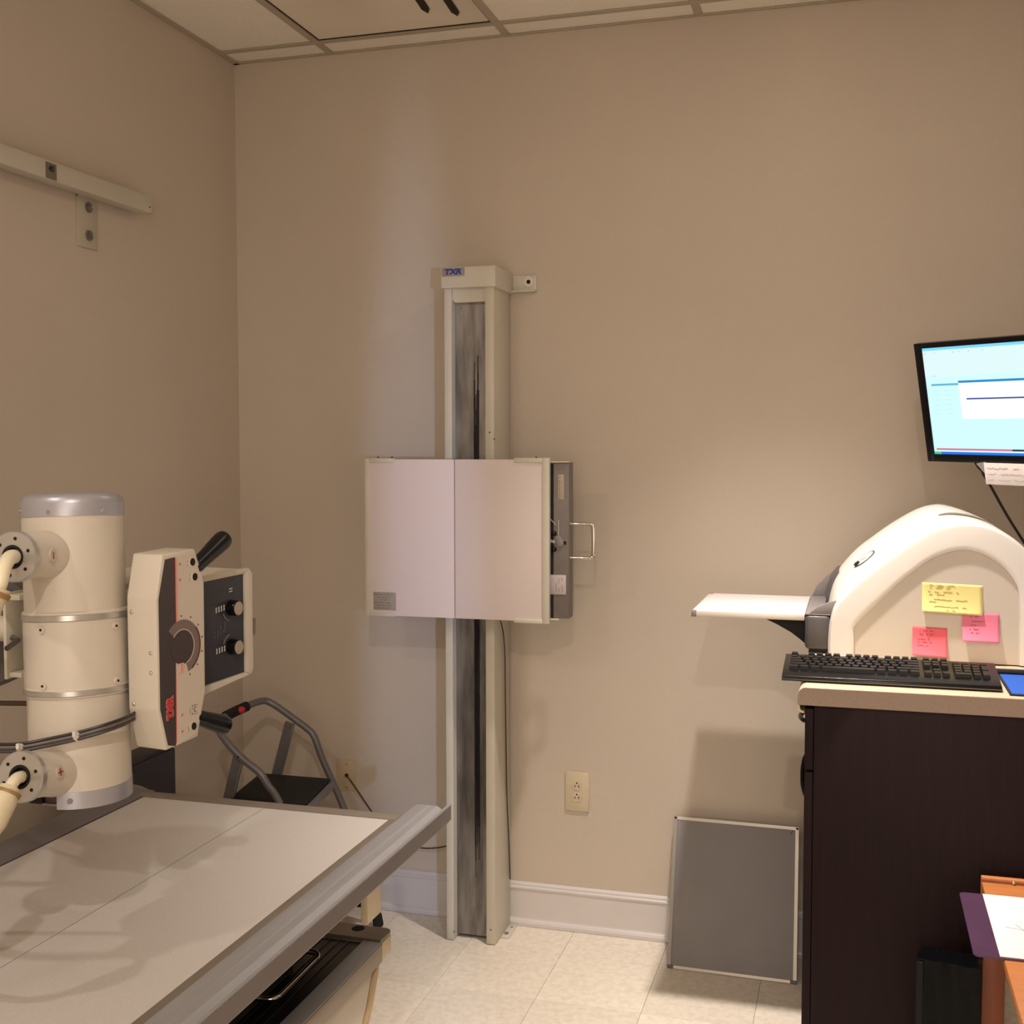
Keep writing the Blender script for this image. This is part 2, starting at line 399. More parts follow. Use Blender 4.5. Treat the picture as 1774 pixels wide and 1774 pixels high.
cp = obj('cap', B().box(.819, .995, -.202, -.010, 2.066, 2.130, .0025), CREAMG, cs)
pl = obj('name_plate', B().box(.8225, .896, -.2035, -.2018, 2.102, 2.1275, .0004), mat('nameplate_tan', (150, 138, 134), .5), cs, label='small plate with blue TXR letters')
text('lettering', 'TXR', .0235, (.859, -.2038, 2.1146), (1, 0, 0), (.22, 0, 1), BLUEP, pl, bold=.0012, width=.058)
for xx, zz in ((.868, 2.01), (.952, 2.008), (.849, .03), (.972, .05), (.972, 1.62), (.9867, 1.6)):
    obj('screw', B().cyl((xx, -.156 if zz > 2 else -.1895, zz), (xx, -.158 if zz > 2 else -.1915, zz), .0032, seg=10), ALUD if zz > 1 and zz < 1.7 else GREYMD, cs)
wb = obj('wall_bracket', B().box(.9, 1.072, -.006, -.001, 2.074, 2.124, .001).box(.9, 1.072, -.028, -.001, 2.070, 2.0745, .001), CREAMG, cs)
obj('washer', B().cyl((1.047, -.006, 2.103), (1.047, -.010, 2.103), .0165, seg=24), mat('washer_light', (222, 216, 200), .4), wb)
obj('bolt_hole', B().cyl((1.047, -.010, 2.103), (1.047, -.0112, 2.103), .0066, seg=14), HOLE, wb)
obj('wall_bracket', B().box(.80, .86, -.006, -.001, 2.050, 2.10, .001), CREAMG, cs)
fp = obj('foot_plate', B().box(.984, 1.012, -.128, -.020, 0.0005, .004, .0008), mat('foot_plate', (210, 204, 192), .4), cs)
obj('bolt', B().cyl((.997, -.10, .004), (.997, -.10, .0085), .0075, seg=6), GREYMD, fp)
obj('bolt', B().cyl((.999, -.045, .004), (.999, -.045, .006), .004, seg=10), GREYMD, fp)

# bucky on the column
bk = thing('wall_bucky', 'white upright image receptor box with centre seam and side cassette tray', 'image receptor', (.9, -.19, 1.3))
obj('carriage', B().box(.852, .953, -.262, -.150, 1.12, 1.48, .004), GREYDK, bk)
obj('housing', B().box(.612, 1.183, -.286, -.258, 1.058, 1.534, .004), CREAMG, bk)
for xa, xb in ((.607, .8925), (.8950, 1.187)):
    obj('front_panel', B().box(xa, xb, -.300, -.286, 1.0535, 1.5375, .0015), PANELW, bk)
def trimz(xa, xb, za, zb): return B().box(xa, xb, -.3045, -.284, za, zb, .0015)
obj('edge_trim', trimz(.602, .6165, 1.052, 1.540), CREAMG, bk); obj('edge_trim', trimz(1.171, 1.191, 1.048, 1.5425), CREAMG, bk)
for xa, xb, za, zb in ((.6168, .700, 1.528, 1.5405), (.6168, .700, 1.0515, 1.0615), (1.083, 1.1707, 1.528, 1.5425), (1.083, 1.1707, 1.0480, 1.0605)):
    obj('corner_trim', trimz(xa, xb, za, zb), CREAMG, bk)
for xx in (.644, .69, 1.15): obj('screw', B().cyl((xx, -.296, 1.5415), (xx, -.296, 1.5455), .003, seg=8), HOLE, bk)
lb = obj('rating_label', B().box(.627, .702, -.3012, -.3, 1.070, 1.126, .0004), mat('label_grey', (158, 150, 140), .5), bk, label='small grey rating label')
ls = B()
for k, (xa, xb) in enumerate(((.631, .692), (.642, .684), (.648, .676), (.631, .684), (.637, .690), (.640, .686))):
    scribble(ls, xa, xb, 1.119 - k * .0085, (0, -.3012, 0), X, Z, -Y, amp=.0014, step=.0012, w=.0005)
obj('label_print', ls, GREYP, lb)
ct = obj('cassette_tray', B().box(.98, 1.245, -.272, -.222, 1.062, 1.529, .003), mat('tray_steel', (112, 104, 98), .45, metal=.3, noise=.1, nscale=30), bk, label='grey steel cassette tray pulled slightly out')
obj('slot_shadow_plate', B().box(1.186, 1.197, -.2745, -.2715, 1.064, 1.524), BLACKM, ct)
obj('top_flange', B().box(1.186, 1.243, -.283, -.240, 1.5285, 1.5315), mat('flange_light', (220, 208, 190), .4), ct)
obj('bottom_flange', B().box(1.186, 1.215, -.283, -.240, 1.0585, 1.0615), mat('flange_light', (220, 208, 190), .4), ct)
hb = B().tube([(1.243, -.262, 1.3455), (1.300, -.262, 1.3455), (1.311, -.262, 1.3425), (1.316, -.262, 1.333), (1.316, -.262, 1.257), (1.311, -.262, 1.2475), (1.300, -.262, 1.2445), (1.243, -.262, 1.2445)], .0052, 14, 5)
obj('pull_handle', hb, CHROME, ct, label='chrome U shaped pull handle')
l1 = obj('sticker', B().box(1.2105, 1.2285, -.2735, -.272, 1.418, 1.493, .002), mat('sticker_pale', (176, 162, 142), .5), ct)
s_ = B(); scribble(s_, 1.421, 1.488, 1.216, (0, -.2735, 0), Z, X, -Y, amp=.0016, step=.0016, w=.0005); scribble(s_, 1.425, 1.47, 1.223, (0, -.2735, 0), Z, X, -Y, amp=.001, step=.0014, w=.0003)
obj('sticker_print', s_, GREYP, l1)
l2 = obj('sticker', B().box(1.186, 1.236, -.2755, -.272, 1.134, 1.193, .003), mat('sticker_lilac', (184, 172, 172), .4), ct)
s_ = B()
for k in range(3): scribble(s_, 1.142, 1.186, 1.206 + k * .009, (0, -.2755, 0), Z, X, -Y, amp=.0012, step=.0045, w=.0005)
obj('sticker_print', s_, GREYP, l2)
obj('latch_lever', B().obox((1.212, -.279, 1.313), (.0035, 0, 0), (0, .006, 0), (0, 0, .044)), STEEL, ct)
obj('latch_cam', B().prism([(1.206, 1.309), (1.214, 1.313), (1.228, 1.297), (1.228, 1.281), (1.214, 1.278), (1.206, 1.287)], (0, -.280, 0), X, Z, (0, .008, 0), .001), GREYMD, ct)
for z_ in (1.317, 1.270): obj('latch_knob', B().ball((1.199, -.277, z_), .0085, (1, .6, 1)), BLACK, ct)
obj('latch_spring', B().tube([(1.186, -.277, 1.362), (1.206, -.277, 1.342)], .0014, 6, 1), STEEL, ct)
obj('latch_pin', B().cyl((1.190, -.280, 1.294), (1.190, -.272, 1.294), .005, seg=10).cyl((1.200, -.282, 1.293), (1.200, -.272, 1.293), .005, seg=10), STEEL, ct)
obj('slot', B().box(1.229, 1.236, -.2735, -.272, 1.284, 1.294), HOLE, ct)

tag(obj('wall_stand_cable', B().tube([(1.0, -.23, 1.07), (.997, -.15, 1.02), (.9925, -.10, .93), (.9915, -.09, .78), (.9905, -.08, .62), (.9905, -.07, .45), (.9905, -.05, .30), (.9905, -.035, .16)], .0022, 8), mat('cable_dark', (70, 56, 44), .5)),
    'thin dark cable running down the right side of the wall stand column', 'cable')

# ================================================================== OUTLETS
ou = thing('wall_outlet', 'ivory duplex power outlet on the beige back wall', 'outlet', (1.208, 0, .46))
obj('cover_plate', B().box(1.169, 1.2475, -.0065, 0, .396, .524, .002), IVORY, ou)
for zc in (.4795, .442):
    pts = []
    for k in range(28):
        a = 2 * math.pi * k / 28; pts.append((1.208 + .0162 * math.cos(a), zc + max(-.0135, min(.0135, .0172 * math.sin(a)))))
    rc = obj('receptacle', B().prism(pts, (0, -.0082, 0), X, Z, (0, .004, 0), .0006, 1), IVORY, ou)
    h = B()
    h.box(1.2005, 1.2030, -.0086, -.008, zc - .005, zc + .003).box(1.2130, 1.2155, -.0086, -.008, zc - .0055, zc + .0035).cyl((1.208, -.0086, zc + .0095), (1.208, -.008, zc + .0095), .0026, seg=10)
    obj('socket_hole', h, HOLE, rc)
obj('plate_screw', B().cyl((1.2125, -.0072, .4905), (1.2125, -.006, .4905), .0024, seg=10), HOLE, ou)
bp = thing('blank_cable_plate', 'painted blank wall plate with a brown cable coming out of its centre', 'wall plate', (.398, 0, .45))
obj('cover_plate', B().box(.360, .4290, -.006, 0, .398, .503, .002), IVORYP, bp)
for z_ in (.490, .409): obj('plate_screw', B().cyl((.397, -.0066, z_), (.397, -.0055, z_), .0028, seg=10), ALUD, bp)
obj('grommet', B().cyl((.398, -.010, .4515), (.398, -.006, .4515), .0062, seg=14), HOLE, bp)
tag(obj('wall_cable', B().tube([(.398, -.008, .4515), (.402, -.020, .4525), (.412, -.022, .447), (.440, -.022, .412), (.500, -.022, .334), (.56, -.024, .272), (.62, -.026, .240), (.678, -.026, .231), (.73, -.026, .236), (.78, -.028, .250), (.822, -.028, .256)], .0024, 8), mat('brown_cable', (74, 48, 28), .5)),
    'brown cable from the blank wall plate hanging down to the column', 'cable')

# ================================================================== GREY BOARD leaning
bd = thing('leaning_grid_board', 'grey flat panel with silver frame leaning on the wall by the dark cabinet', 'panel', (1.72, -.19, 0))
bl, br_, tl = Vector((1.533, -.200, .002)), Vector((1.915, -.206, .002)), Vector((1.528, -.034, .417))
ux = (br_ - bl).normalized(); uz = (tl - bl); hgt = uz.length; uz.normalize(); un = ux.cross(uz).normalized()  # towards camera is -un? check sign below
if un.y > 0: un = -un
wd = (br_ - bl).length
def bpnl(a0, a1, c0, c1, t0_, t1_, bev=.0005): return B().obox(bl + ux * a0 + uz * c0 + un * t0_, ux * (a1 - a0), uz * (c1 - c0), un * (t1_ - t0_), bev, 1)
obj('face', bpnl(.006, wd - .006, .006, hgt - .006, -.014, -.001), BOARDG, bd)
FR = mat('silver_frame', (196, 188, 176), .35, metal=.35)
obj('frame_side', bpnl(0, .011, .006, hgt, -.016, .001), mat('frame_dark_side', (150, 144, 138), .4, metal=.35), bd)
obj('frame_side', bpnl(wd - .011, wd, .006, hgt, -.016, .001), FR, bd)
obj('frame_rail', bpnl(.011, wd - .011, hgt - .010, hgt, -.016, .001), FR, bd)
obj('frame_rail', bpnl(.011, wd - .011, 0, .009, -.016, .001), FR, bd)
for a0, a1 in ((0, .019), (wd - .019, wd)):
    obj('corner_piece', bpnl(a0, a1, 0, .010, -.017, .0015), mat('corner_grey', (96, 90, 88), .5), bd, label='dark grey lower corner')
for a_ in (.005, wd - .005): obj('corner_screw', B().cyl(bl + ux * a_ + uz * (hgt - .005), bl + ux * a_ + uz * (hgt - .005) + un * .003, .0035, seg=8), HOLE, bd)
obj('tick_mark', B().tube([bl + ux * (wd - .026) + uz * (hgt - .022) + un * .0, bl + ux * (wd - .018) + uz * (hgt - .013) + un * .0], .0009, 5, 1), BLACKM, bd)

# ================================================================== CABINET + COUNTER
cb = thing('base_cabinet', 'dark espresso base cabinet with a plain end panel', 'cabinet', (2.3, -.5, 0))
CX0 = 1.960
obj('carcass', B().box(CX0 + .020, XR - .003, -.985, -.030, .09, .998, .001), DWOOD, cb)
obj('end_panel', B().box(CX0 + .0195, XR - .003, -1.0, -.985, .0, .998, .0015), DWOOD, cb)
obj('toe_kick', B().box(CX0 + .06, XR - .01, -.985, -.03, 0, .09), DWOOD, cb)
for ya, yb_ in ((-1.0, -.515), (-.509, -.03)):
    d_ = obj('drawer', B().box(CX0, CX0 + .0185, ya, yb_, .852, .990, .0015), DWOOD, cb)
    d2 = obj('door', B().box(CX0, CX0 + .0185, ya, yb_, .095, .847, .0015), DWOOD, cb)
    yc = -.742 if ya < -.9 else -.27
    obj('pull', B().tube([(CX0 + .002, yc, .826), (CX0 - .008, yc, .815), (CX0 - .013, yc, .79), (CX0 - .014, yc, .77), (CX0 - .013, yc, .745), (CX0 - .007, yc, .722), (CX0 + .002, yc, .712)], .0055, 10), BLACK, d2, label='black arched pull')
    yd = (ya + yb_) / 2
    obj('pull', B().tube([(CX0 + .002, yd - .055, .92), (CX0 - .012, yd - .045, .92), (CX0 - .020, yd, .92), (CX0 - .012, yd + .045, .92), (CX0 + .002, yd + .055, .92)], .0055, 10), BLACK, d_, label='black arched pull')
cn = thing('countertop', 'beige laminate countertop with rounded front corner', 'countertop', (2.3, -.5, 1.0))
# profile in XZ, extruded along y
pp = [(XR - .004, 1.040), (CX0 + .002, 1.040)]
for k in range(1, 8): a = math.pi / 2 * k / 8; pp.append((CX0 + .004 - .019 * math.sin(a), 1.021 + .019 * math.cos(a)))
pp += [(CX0 - .0155, 1.016), (CX0 - .0155, 1.000), (XR - .004, 1.000)]
obj('slab', B().prism(pp, (0, -1.0105, 0), X, Z, (0, .9805, 0), .0006, 1), COUNTT, cn)
pe = [(a if a > CX0 + .01 else a - .0004, b_) for a, b_ in pp]
obj('end_band', B().prism([(a, min(c, 1.0385)) for a, c in pp], (0, -1.0125, 0), X, Z, (0, .0019, 0)), COUNT, cn, label='speckled brown laminate end band')
hook = [(CX0 - .0155, 1.0)]
for k in range(0, 9): a = math.pi / 2 * k / 8; hook.append((CX0 - .0155 + .012 - .012 * math.cos(a), .992 - .012 * math.sin(a)))
hook += [(CX0 - .0015, .980), (CX0 - .0015, .984)]
for k in range(8, -1, -1): a = math.pi / 2 * k / 8; hook.append((CX0 - .0115 + .0085 - .0085 * math.cos(a), .9925 - .0085 * math.sin(a)))
hook.append((CX0 - .0115, 1.0))
obj('drip_lip', B().prism(hook, (0, -1.002, 0), X, Z, (0, .95, 0)), mat('lip_cream', (214, 196, 160), .4), cn, label='cream curled under-edge lip')

# keyboard
kb = thing('keyboard', 'black full-size computer keyboard on the counter edge', 'keyboard', (2.14, -.87, 1.04))
kx0, kx1, ky0, ky1 = 1.906, 2.372, -.954, -.790
def kz(y): return 1.0535 + (y - ky0) / (ky1 - ky0) * .0235
pr = [(ky0, 1.0415), (ky0 - .002, 1.047), (ky0 + .001, kz(ky0)), (ky0 + .045, kz(ky0 + .045)), (ky1 - .004, kz(ky1 - .004)), (ky1, kz(ky1) - .004), (ky1, 1.058), (ky0 + .02, 1.0415)]
obj('body', B().prism(pr, (kx0, 0, 0), Y, Z, (kx1 - kx0, 0, 0), .0012), BLACK, kb)
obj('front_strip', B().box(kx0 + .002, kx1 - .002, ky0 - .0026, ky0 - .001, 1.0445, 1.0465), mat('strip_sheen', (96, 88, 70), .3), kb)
for xx in (kx0 + .05, kx1 - .05): obj('rear_foot', B().box(xx - .012, xx + .012, ky1 - .016, ky1 - .010, 1.04, 1.060), BLACK, kb)
obj('front_foot', B().box(kx0 + .03, kx1 - .03, ky0 + .02, ky0 + .03, 1.04, 1.0425), RUBBER, kb)
tilt = math.atan2(.0235, ky1 - ky0); U2 = Vector((0, math.cos(tilt), math.sin(tilt))); N2 = Vector((0, -math.sin(tilt), math.cos(tilt)))
KEYM = mat('keycap_black', (20, 20, 24), .3, spec=.35)
kcache = {}
def key(x, row, wu, hu=1.0):
    k = (round(wu, 2), hu)
    if k not in kcache:
        W = .01925 * wu - .0022; D = .0182 * hu - .0022; bm = bmesh.new()
        b = B(); b.bm = bm
        lo = [(0, 0), (W, 0), (W, D), (0, D)]; hi = [(.002, .0012), (W - .002, .0012), (W - .002, D - .003), (.002, D - .003)]
        v0 = [bm.verts.new(X * a + U2 * c) for a, c in lo]; v1 = [bm.verts.new(X * a + U2 * c + N2 * .0075) for a, c in hi]
        bm.faces.new(v1); bm.faces.new(v0[::-1])
        for i in range(4): bm.faces.new([v0[i], v0[(i + 1) % 4], v1[(i + 1) % 4], v1[i]])
        me = bpy.data.meshes.new('key'); bmesh.ops.recalc_face_normals(bm, faces=bm.faces); bm.to_mesh(me); bm.free(); me.materials.append(KEYM); kcache[k] = me
    o = bpy.data.objects.new('key', kcache[k]); COL.objects.link(o); o.parent = kb
    y = ky0 + .047 + row * .0182
    o.location = Vector((x, y, kz(y))) - Vector(kb.location)
kx = kx0 + .013
rowsK = [[1.25, 1.25, 1.25, 6.25, 1.25, 1.25, 1.25, 1.25], [2.25] + [1] * 10 + [2.75], [1.75] + [1] * 11 + [2.25], [1.5] + [1] * 12 + [1.5], [1] * 13 + [2]]
for r_, ws in enumerate(rowsK):
    x = kx
    for wu in ws: key(x, r_, wu); x += wu * .01925
fx = [0, 2, 3, 4, 5, 6.5, 7.5, 8.5, 9.5, 11, 12, 13, 14]
for f in fx: key(kx + f * .01925, 5.25, 1)
nx = kx + 15.35 * .01925
for r_ in (3, 4): 
    for c in range(3): key(nx + c * .01925, r_, 1)
for c in range(3): key(nx + c * .01925, 5.25, 1); key(nx + c * .01925, 0, 1)
key(nx + .01925, 1, 1)
px_ = nx + 3.35 * .01925
for r_ in (1, 2, 3):
    for c in range(3): key(px_ + c * .01925, r_, 1)
key(px_, 0, 2); key(px_ + 2 * .01925, 0, 1)
for c in range(4): key(px_ + c * .01925, 4, 1)
key(px_ + 3 * .01925, 2, 1, 2); key(px_ + 3 * .01925, 0, 1, 2)
# mouse pad
mp_ = thing('mouse_pad', 'blue mouse pad with black rim at the right of the keyboard', 'mouse pad', (2.5, -.86, 1.04))
obj('rim', B().box(2.384, 2.60, -.986, -.742, 1.0402, 1.0435, .001), BLACKM, mp_)
obj('cloth', B().box(2.389, 2.595, -.981, -.752, 1.0435, 1.0445, .0004), BLUEPAD, mp_)
obj('wrist_edge', B().tube([(2.38, -.742, 1.048), (2.60, -.742, 1.048)], .0075, 10, 1), BLACKM, mp_)

# ================================================================== SCANNER
sn = thing('plate_scanner', 'white arched desktop x-ray plate scanner on the counter', 'scanner', (2.25, -.38, 1.04))
OUT = [(2.000, 1.043), (1.999, 1.075), (2.001, 1.112), (2.006, 1.144), (2.017, 1.176), (2.040, 1.206), (2.071, 1.238), (2.127, 1.286), (2.160, 1.312), (2.194, 1.337), (2.228, 1.361), (2.260, 1.377), (2.303, 1.387), (2.360, 1.384), (2.408, 1.365), (2.452, 1.332), (2.485, 1.290), (2.506, 1.235), (2.514, 1.16), (2.514, 1.09), (2.514, 1.043)]
INN = [(2.062, 1.043), (2.062, 1.075), (2.0615, 1.098), (2.061, 1.117), (2.068, 1.130), (2.082, 1.147), (2.110, 1.177), (2.146, 1.214), (2.175, 1.243), (2.204, 1.268), (2.226, 1.286), (2.247, 1.300), (2.285, 1.316), (2.327, 1.321), (2.369, 1.308), (2.404, 1.284), (2.427, 1.257), (2.443, 1.224), (2.448, 1.167), (2.4485, 1.10), (2.449, 1.043)]
def resample(P, n):
    P = [Vector((a, b_)) for a, b_ in P]
    Q = [P[0] * 2 - P[1]] + P + [P[-1] * 2 - P[-2]]; dens = []
    for i in range(1, len(Q) - 2):
        for k in range(8):
            t = k / 8; a, b_, c, d = Q[i - 1], Q[i], Q[i + 1], Q[i + 2]
            dens.append(0.5 * ((2 * b_) + (c - a) * t + (2 * a - 5 * b_ + 4 * c - d) * t * t + (3 * b_ - a - 3 * c + d) * t ** 3))
    dens.append(P[-1]); return dens[::max(1, 8 // n)]
OU, IN = resample(OUT, 4), resample(INN, 4)
def sc(P, kx_, kz_, y, cx=2.27): return [(cx + (p.x - cx) * kx_, y, 1.043 + (p.y - 1.043) * kz_) for p in P]
def mixp(P, Q, t, y): return [((p.x * (1 - t) + q.x * t), y, p.y * (1 - t) + q.y * t) for p, q in zip(P, Q)]
CRE = [(1.990, 1.043), (1.990, 1.085), (1.992, 1.135), (2.000, 1.185), (2.013, 1.223), (2.037, 1.259), (2.070, 1.296), (2.110, 1.329), (2.150, 1.360), (2.197, 1.391), (2.225, 1.406), (2.255, 1.416), (2.290, 1.418), (2.340, 1.405), (2.392, 1.379), (2.440, 1.338), (2.478, 1.290), (2.503, 1.235), (2.512, 1.16), (2.512, 1.09), (2.512, 1.043)]
CR = resample(CRE, 4)
def tmix(y):
    T_ = [(-.62, 0), (-.60, .06), (-.56, .26), (-.50, .52), (-.44, .82), (-.38, 1.0), (-.30, 1.0)]
    for (a, u_), (b_, v_) in zip(T_, T_[1:]):
        if a <= y <= b_: return u_ + (v_ - u_) * (y - a) / (b_ - a)
    return 1.0
rings = [sc(CR, .78, .74, -.165), sc(CR, .90, .88, -.17), sc(CR, .955, .955, -.185), sc(CR, .985, .985, -.22), sc(CR, 1.0, .997, -.28)] + [mixp(OU, CR, tmix(y_), y_) for y_ in (-.34, -.38, -.44, -.50, -.56, -.60)] + [
         mixp(OU, IN, .02, -.611), mixp(OU, IN, .10, -.6185), mixp(OU, IN, .22, -.6205), mixp(OU, IN, .80, -.6200), mixp(OU, IN, .93, -.6205), mixp(OU, IN, 1.0, -.6185)]
b = B(); b.grid(rings)
b.bm.verts.ensure_lookup_table(); nn = len(OU)
b.bm.faces.new([b.bm.verts[i] for i in range(nn)])
shell = obj('shell', b, SCANW, sn)
b = B(); b.grid([mixp(OU, IN, 1.0, -.6185), mixp(OU, IN, 1.03, -.6135), mixp(OU, IN, 1.05, -.6125)])
b.bm.verts.ensure_lookup_table(); b.bm.faces.new([b.bm.verts[2 * nn + i] for i in range(nn)])
obj('side_panel', b, SCANP, sn, label='matte side panel inside the raised arch')
def surf(xt, y):
    """point and tangent on the top surface"""
    t_ = tmix(y); PR = [Vector((p.x * (1 - t_) + q.x * t_, p.y * (1 - t_) + q.y * t_)) for p, q in zip(OU, CR)]
    for p, q in zip(PR, PR[1:]):
        if p.x <= xt <= q.x and p.y > 1.15:
            t = (xt - p.x) / (q.x - p.x); z = p.y + (q.y - p.y) * t
            return Vector((xt, y, z)), Vector((q.x - p.x, 0, (q.y - p.y))).normalized()
pt, tn = surf(2.087, -.50); p2, _ = surf(2.087, -.49); side = (p2 - pt).normalized(); nrm = tn.cross(side).normalized()
if nrm.z < 0: nrm = -nrm
side = nrm.cross(tn).normalized()
def oval(c, a, bb, off, h, n=28):
    return B().prism([(a * math.cos(2 * math.pi * k / n), bb * math.sin(2 * math.pi * k / n)) for k in range(n)], c + nrm * off, tn, side, nrm * h)
pt += nrm * .0005
obj('badge_ring', oval(pt, .0315, .0245, -.003, .0047), GREYDK, sn); bgd = obj('badge', oval(pt, .0275, .0205, .0010, .0012), mat('badge_pale', (206, 200, 200), .3), sn, label='oval control badge')
obj('power_button', oval(pt - tn * .0235, .0085, .0095, .0012, .004), BLACK, bgd)
s_ = B(); scribble(s_, -.010, .020, 0, pt + nrm * .0022, tn, side, nrm, amp=.004, step=.004, w=.0005); obj('badge_print', s_, GREYP, bgd)
# curved grey recess on the crown, and faint vent ribs
def strip(xa, xb, y, wmax, off, n=22):
    top, bot = [], []
    for k in range(n + 1):
        u_ = k / n; xx = xa + (xb - xa) * u_
        p_, t_ = surf(xx, y); nn_ = Vector((-t_.z, 0, t_.x)); wv = wmax * math.sin(math.pi * u_) ** .6 + .0006
        pa, _ = surf(xx, y + wv); pb, _ = surf(xx, y - wv); top.append(pa + nn_ * off); bot.append(pb + nn_ * off)
    return B().grid([bot, top])
obj('grip_recess', strip(2.262, 2.408, -.505, .015, .0016), mat('recess_grey', (118, 110, 98), .7), sn, label='grey curved grip recess on the crown')
for k in range(6): 
    p_, t_ = surf(2.165 + k * .015, -.53); pb, _ = surf(2.165 + k * .015, -.44); nn_ = Vector((-t_.z, 0, t_.x))
    obj('vent_rib', B().obox(p_ + nn_ * -.002, t_ * .004, pb - p_, nn_ * .0030, .0006, 1), SCANW, sn)
# infeed
obj('infeed_block', B().box(1.942, 2.004, -.606, -.185, 1.0575, 1.146, .010, 3), GREYDK, sn, label='dark grey infeed block')
obj('infeed_trim', B().box(1.9425, 2.004, -.603, -.19, 1.1455, 1.1485, .001), GREYMD, sn)
obj('near_guide', B().prism([(1.951, 1.148), (1.972, 1.166), (2.000, 1.179), (2.024, 1.184), (2.012, 1.152), (2.0, 1.147)], (0, -.600, 0), X, Z, (0, .016, 0), .002), GREYMD, sn)
obj('far_guide', B().prism([(1.945, 1.148), (1.958, 1.176), (1.985, 1.205), (2.035, 1.238), (2.05, 1.165), (2.02, 1.148)], (0, -.215, 0), X, Z, (0, .02, 0), .002), GREYMD, sn)
obj('hood', B().prism([(1.984, 1.176), (1.998, 1.214), (2.015, 1.236), (2.06, 1.24), (2.05, 1.15), (1.992, 1.15)], (0, -.40, 0), X, Z, (0, .19, 0), .004), GREYDK, sn)
obj('tray_support', B().prism([(1.836, 1.127), (1.944, 1.127), (1.944, 1.062), (1.928, 1.076), (1.905, 1.093), (1.870, 1.112)], (0, -.56, 0), X, Z, (0, .30, 0), .001), BLACKM, sn, label='black tapered tray support')
obj('base_gap', B().box(1.952, 2.002, -.598, -.20, 1.0405, 1.0575), BLACKM, sn)
obj('foot_plate', B().box(1.950, 2.06, -.64, -.19, 1.0402, 1.0475, .002), mat('foot_beige', (186, 176, 158), .5), sn)
cs2 = thing('film_cassette', 'flat white x-ray cassette with silver edge slid into the scanner', 'cassette', (1.80, -.385, 1.128))
obj('face', B().box(1.657, 1.940, -.574, -.196, 1.1285, 1.1425, .001), mat('cassette_face', (216, 210, 212), .5), cs2)
ES = mat('cassette_edge', (222, 212, 200), .4, metal=.15)
obj('edge', B().box(1.66, 1.94, -.582, -.573, 1.1275, 1.1428, .001), ES, cs2); obj('edge', B().box(1.66, 1.94, -.197, -.188, 1.1275, 1.1428, .001), ES, cs2)
obj('edge', B().box(1.651, 1.659, -.566, -.204, 1.1275, 1.1428, .001), ES, cs2)
for yy in (-.5828, -.2045): obj('corner_cap', B().box(1.650, 1.6635, yy, yy + .0165, 1.1270, 1.1434, .001), GREYMD, cs2)

# sticky notes
def note(name, label, xa, xb, zt, zb, m, ink, lines, curl, skew=0.0, yoff=0.0, linew=None, cornerfold=False):
    t = thing(name, label, 'sticky note', ((xa + xb) / 2, -.6126, (zt + zb) / 2), None)
    rows = []; n = 14
    for j in range(n + 1):
        v_ = j / n; row = []
        for i in range(n + 1):
            u_ = i / n; z = zt + (zb - zt) * v_ + skew * (u_ - .5); x_ = xa + (xb - xa) * u_
            lift = curl * v_ ** 2.6 * (1.25 - .5 * u_)
            row.append((x_, -.6135 - yoff - lift, z + lift * .35))
        rows.append(row)
    o = obj('paper', B().grid(rows), m, t); sm = o.modifiers.new('thick', 'SOLIDIFY'); sm.thickness = .0003
    s_ = B(); 
    for v_, a, c in lines:
        pa = []; x_ = a
        while x_ < c:
            lift = curl * v_ ** 2.6 * (1.25 - .5 * x_)
            if random.random() < .14 and len(pa) > 2:
                s_.tube(pa, .00045, 4, 1); pa = []; x_ += .05; continue
            pa.append((xa + (xb - xa) * x_, -.6138 - yoff - lift - .0003, zt + (zb - zt) * v_ + lift * .35 + skew * (x_ - .5) + random.uniform(-.0020, .0020))); x_ += random.uniform(.010, .022) * (.14 / (xb - xa)) ** .5
        if len(pa) > 2: s_.tube(pa, .00045, 4, 1)
    obj('handwriting', s_, ink, t)
    return t
note('sticky_note', 'wide yellow sticky note with handwriting on the scanner side', 2.222, 2.362, 1.2365, 1.161, YEL, INKY,
     [(.07, .12, .56), (.14, .13, .55), (.28, .1, .62), (.38, .12, .38), (.54, .2, .82), (.63, .12, .24), (.78, .2, .74), (.9, .4, .62)], .010, skew=-.004)
note('sticky_note', 'rose pink sticky note overlapping the yellow note', 2.3165, 2.401, 1.1665, 1.093, PNK, INKP,
     [(.12, .2, .45), (.28, .25, .7), (.4, .22, .4), (.55, .2, .45), (.68, .22, .48)], .016, yoff=.0012)
note('sticky_note', 'coral red sticky note with a curled lower edge above the keyboard', 2.201, 2.2825, 1.1275, 1.051, RED, INKP,
     [(.12, .2, .6), (.24, .2, .62), (.4, .15, .5), (.5, .18, .6), (.62, .15, .45)], .020, skew=-.002)

# ================================================================== MONITOR
mn = thing('monitor', 'black-bezel computer monitor with bright software window tilted down', 'monitor', (2.45, -.75, 1.65))
TL = Vector((2.201, -.446, 1.838)); yw, ptch, rl = -.784, -.216, -.017
h_ = Vector((math.cos(yw), math.sin(yw), 0)); n_ = Vector((math.sin(yw), -math.cos(yw), 0))
up_ = Z * math.cos(ptch) - n_ * math.sin(ptch); hh = h_ * math.cos(rl) + up_ * math.sin(rl); uu = up_ * math.cos(rl) - h_ * math.sin(rl); nm = hh.cross(uu).normalized()
if nm.dot(n_) < 0: nm = -nm
MW, MH = .505, .310
def mb(s0, s1, t0_, t1_, d0, d1, bev=0): return B().obox(TL + hh * s0 - uu * t1_ + nm * d0, hh * (s1 - s0), uu * (t1_ - t0_), nm * (d1 - d0), bev, 2)
obj('back_case', mb(.03, MW - .03, .03, MH - .03, -.045, -.012, .008), BLACK, mn)
obj('housing', mb(0, MW, 0, MH, -.020, -.002, .002), BLACK, mn)
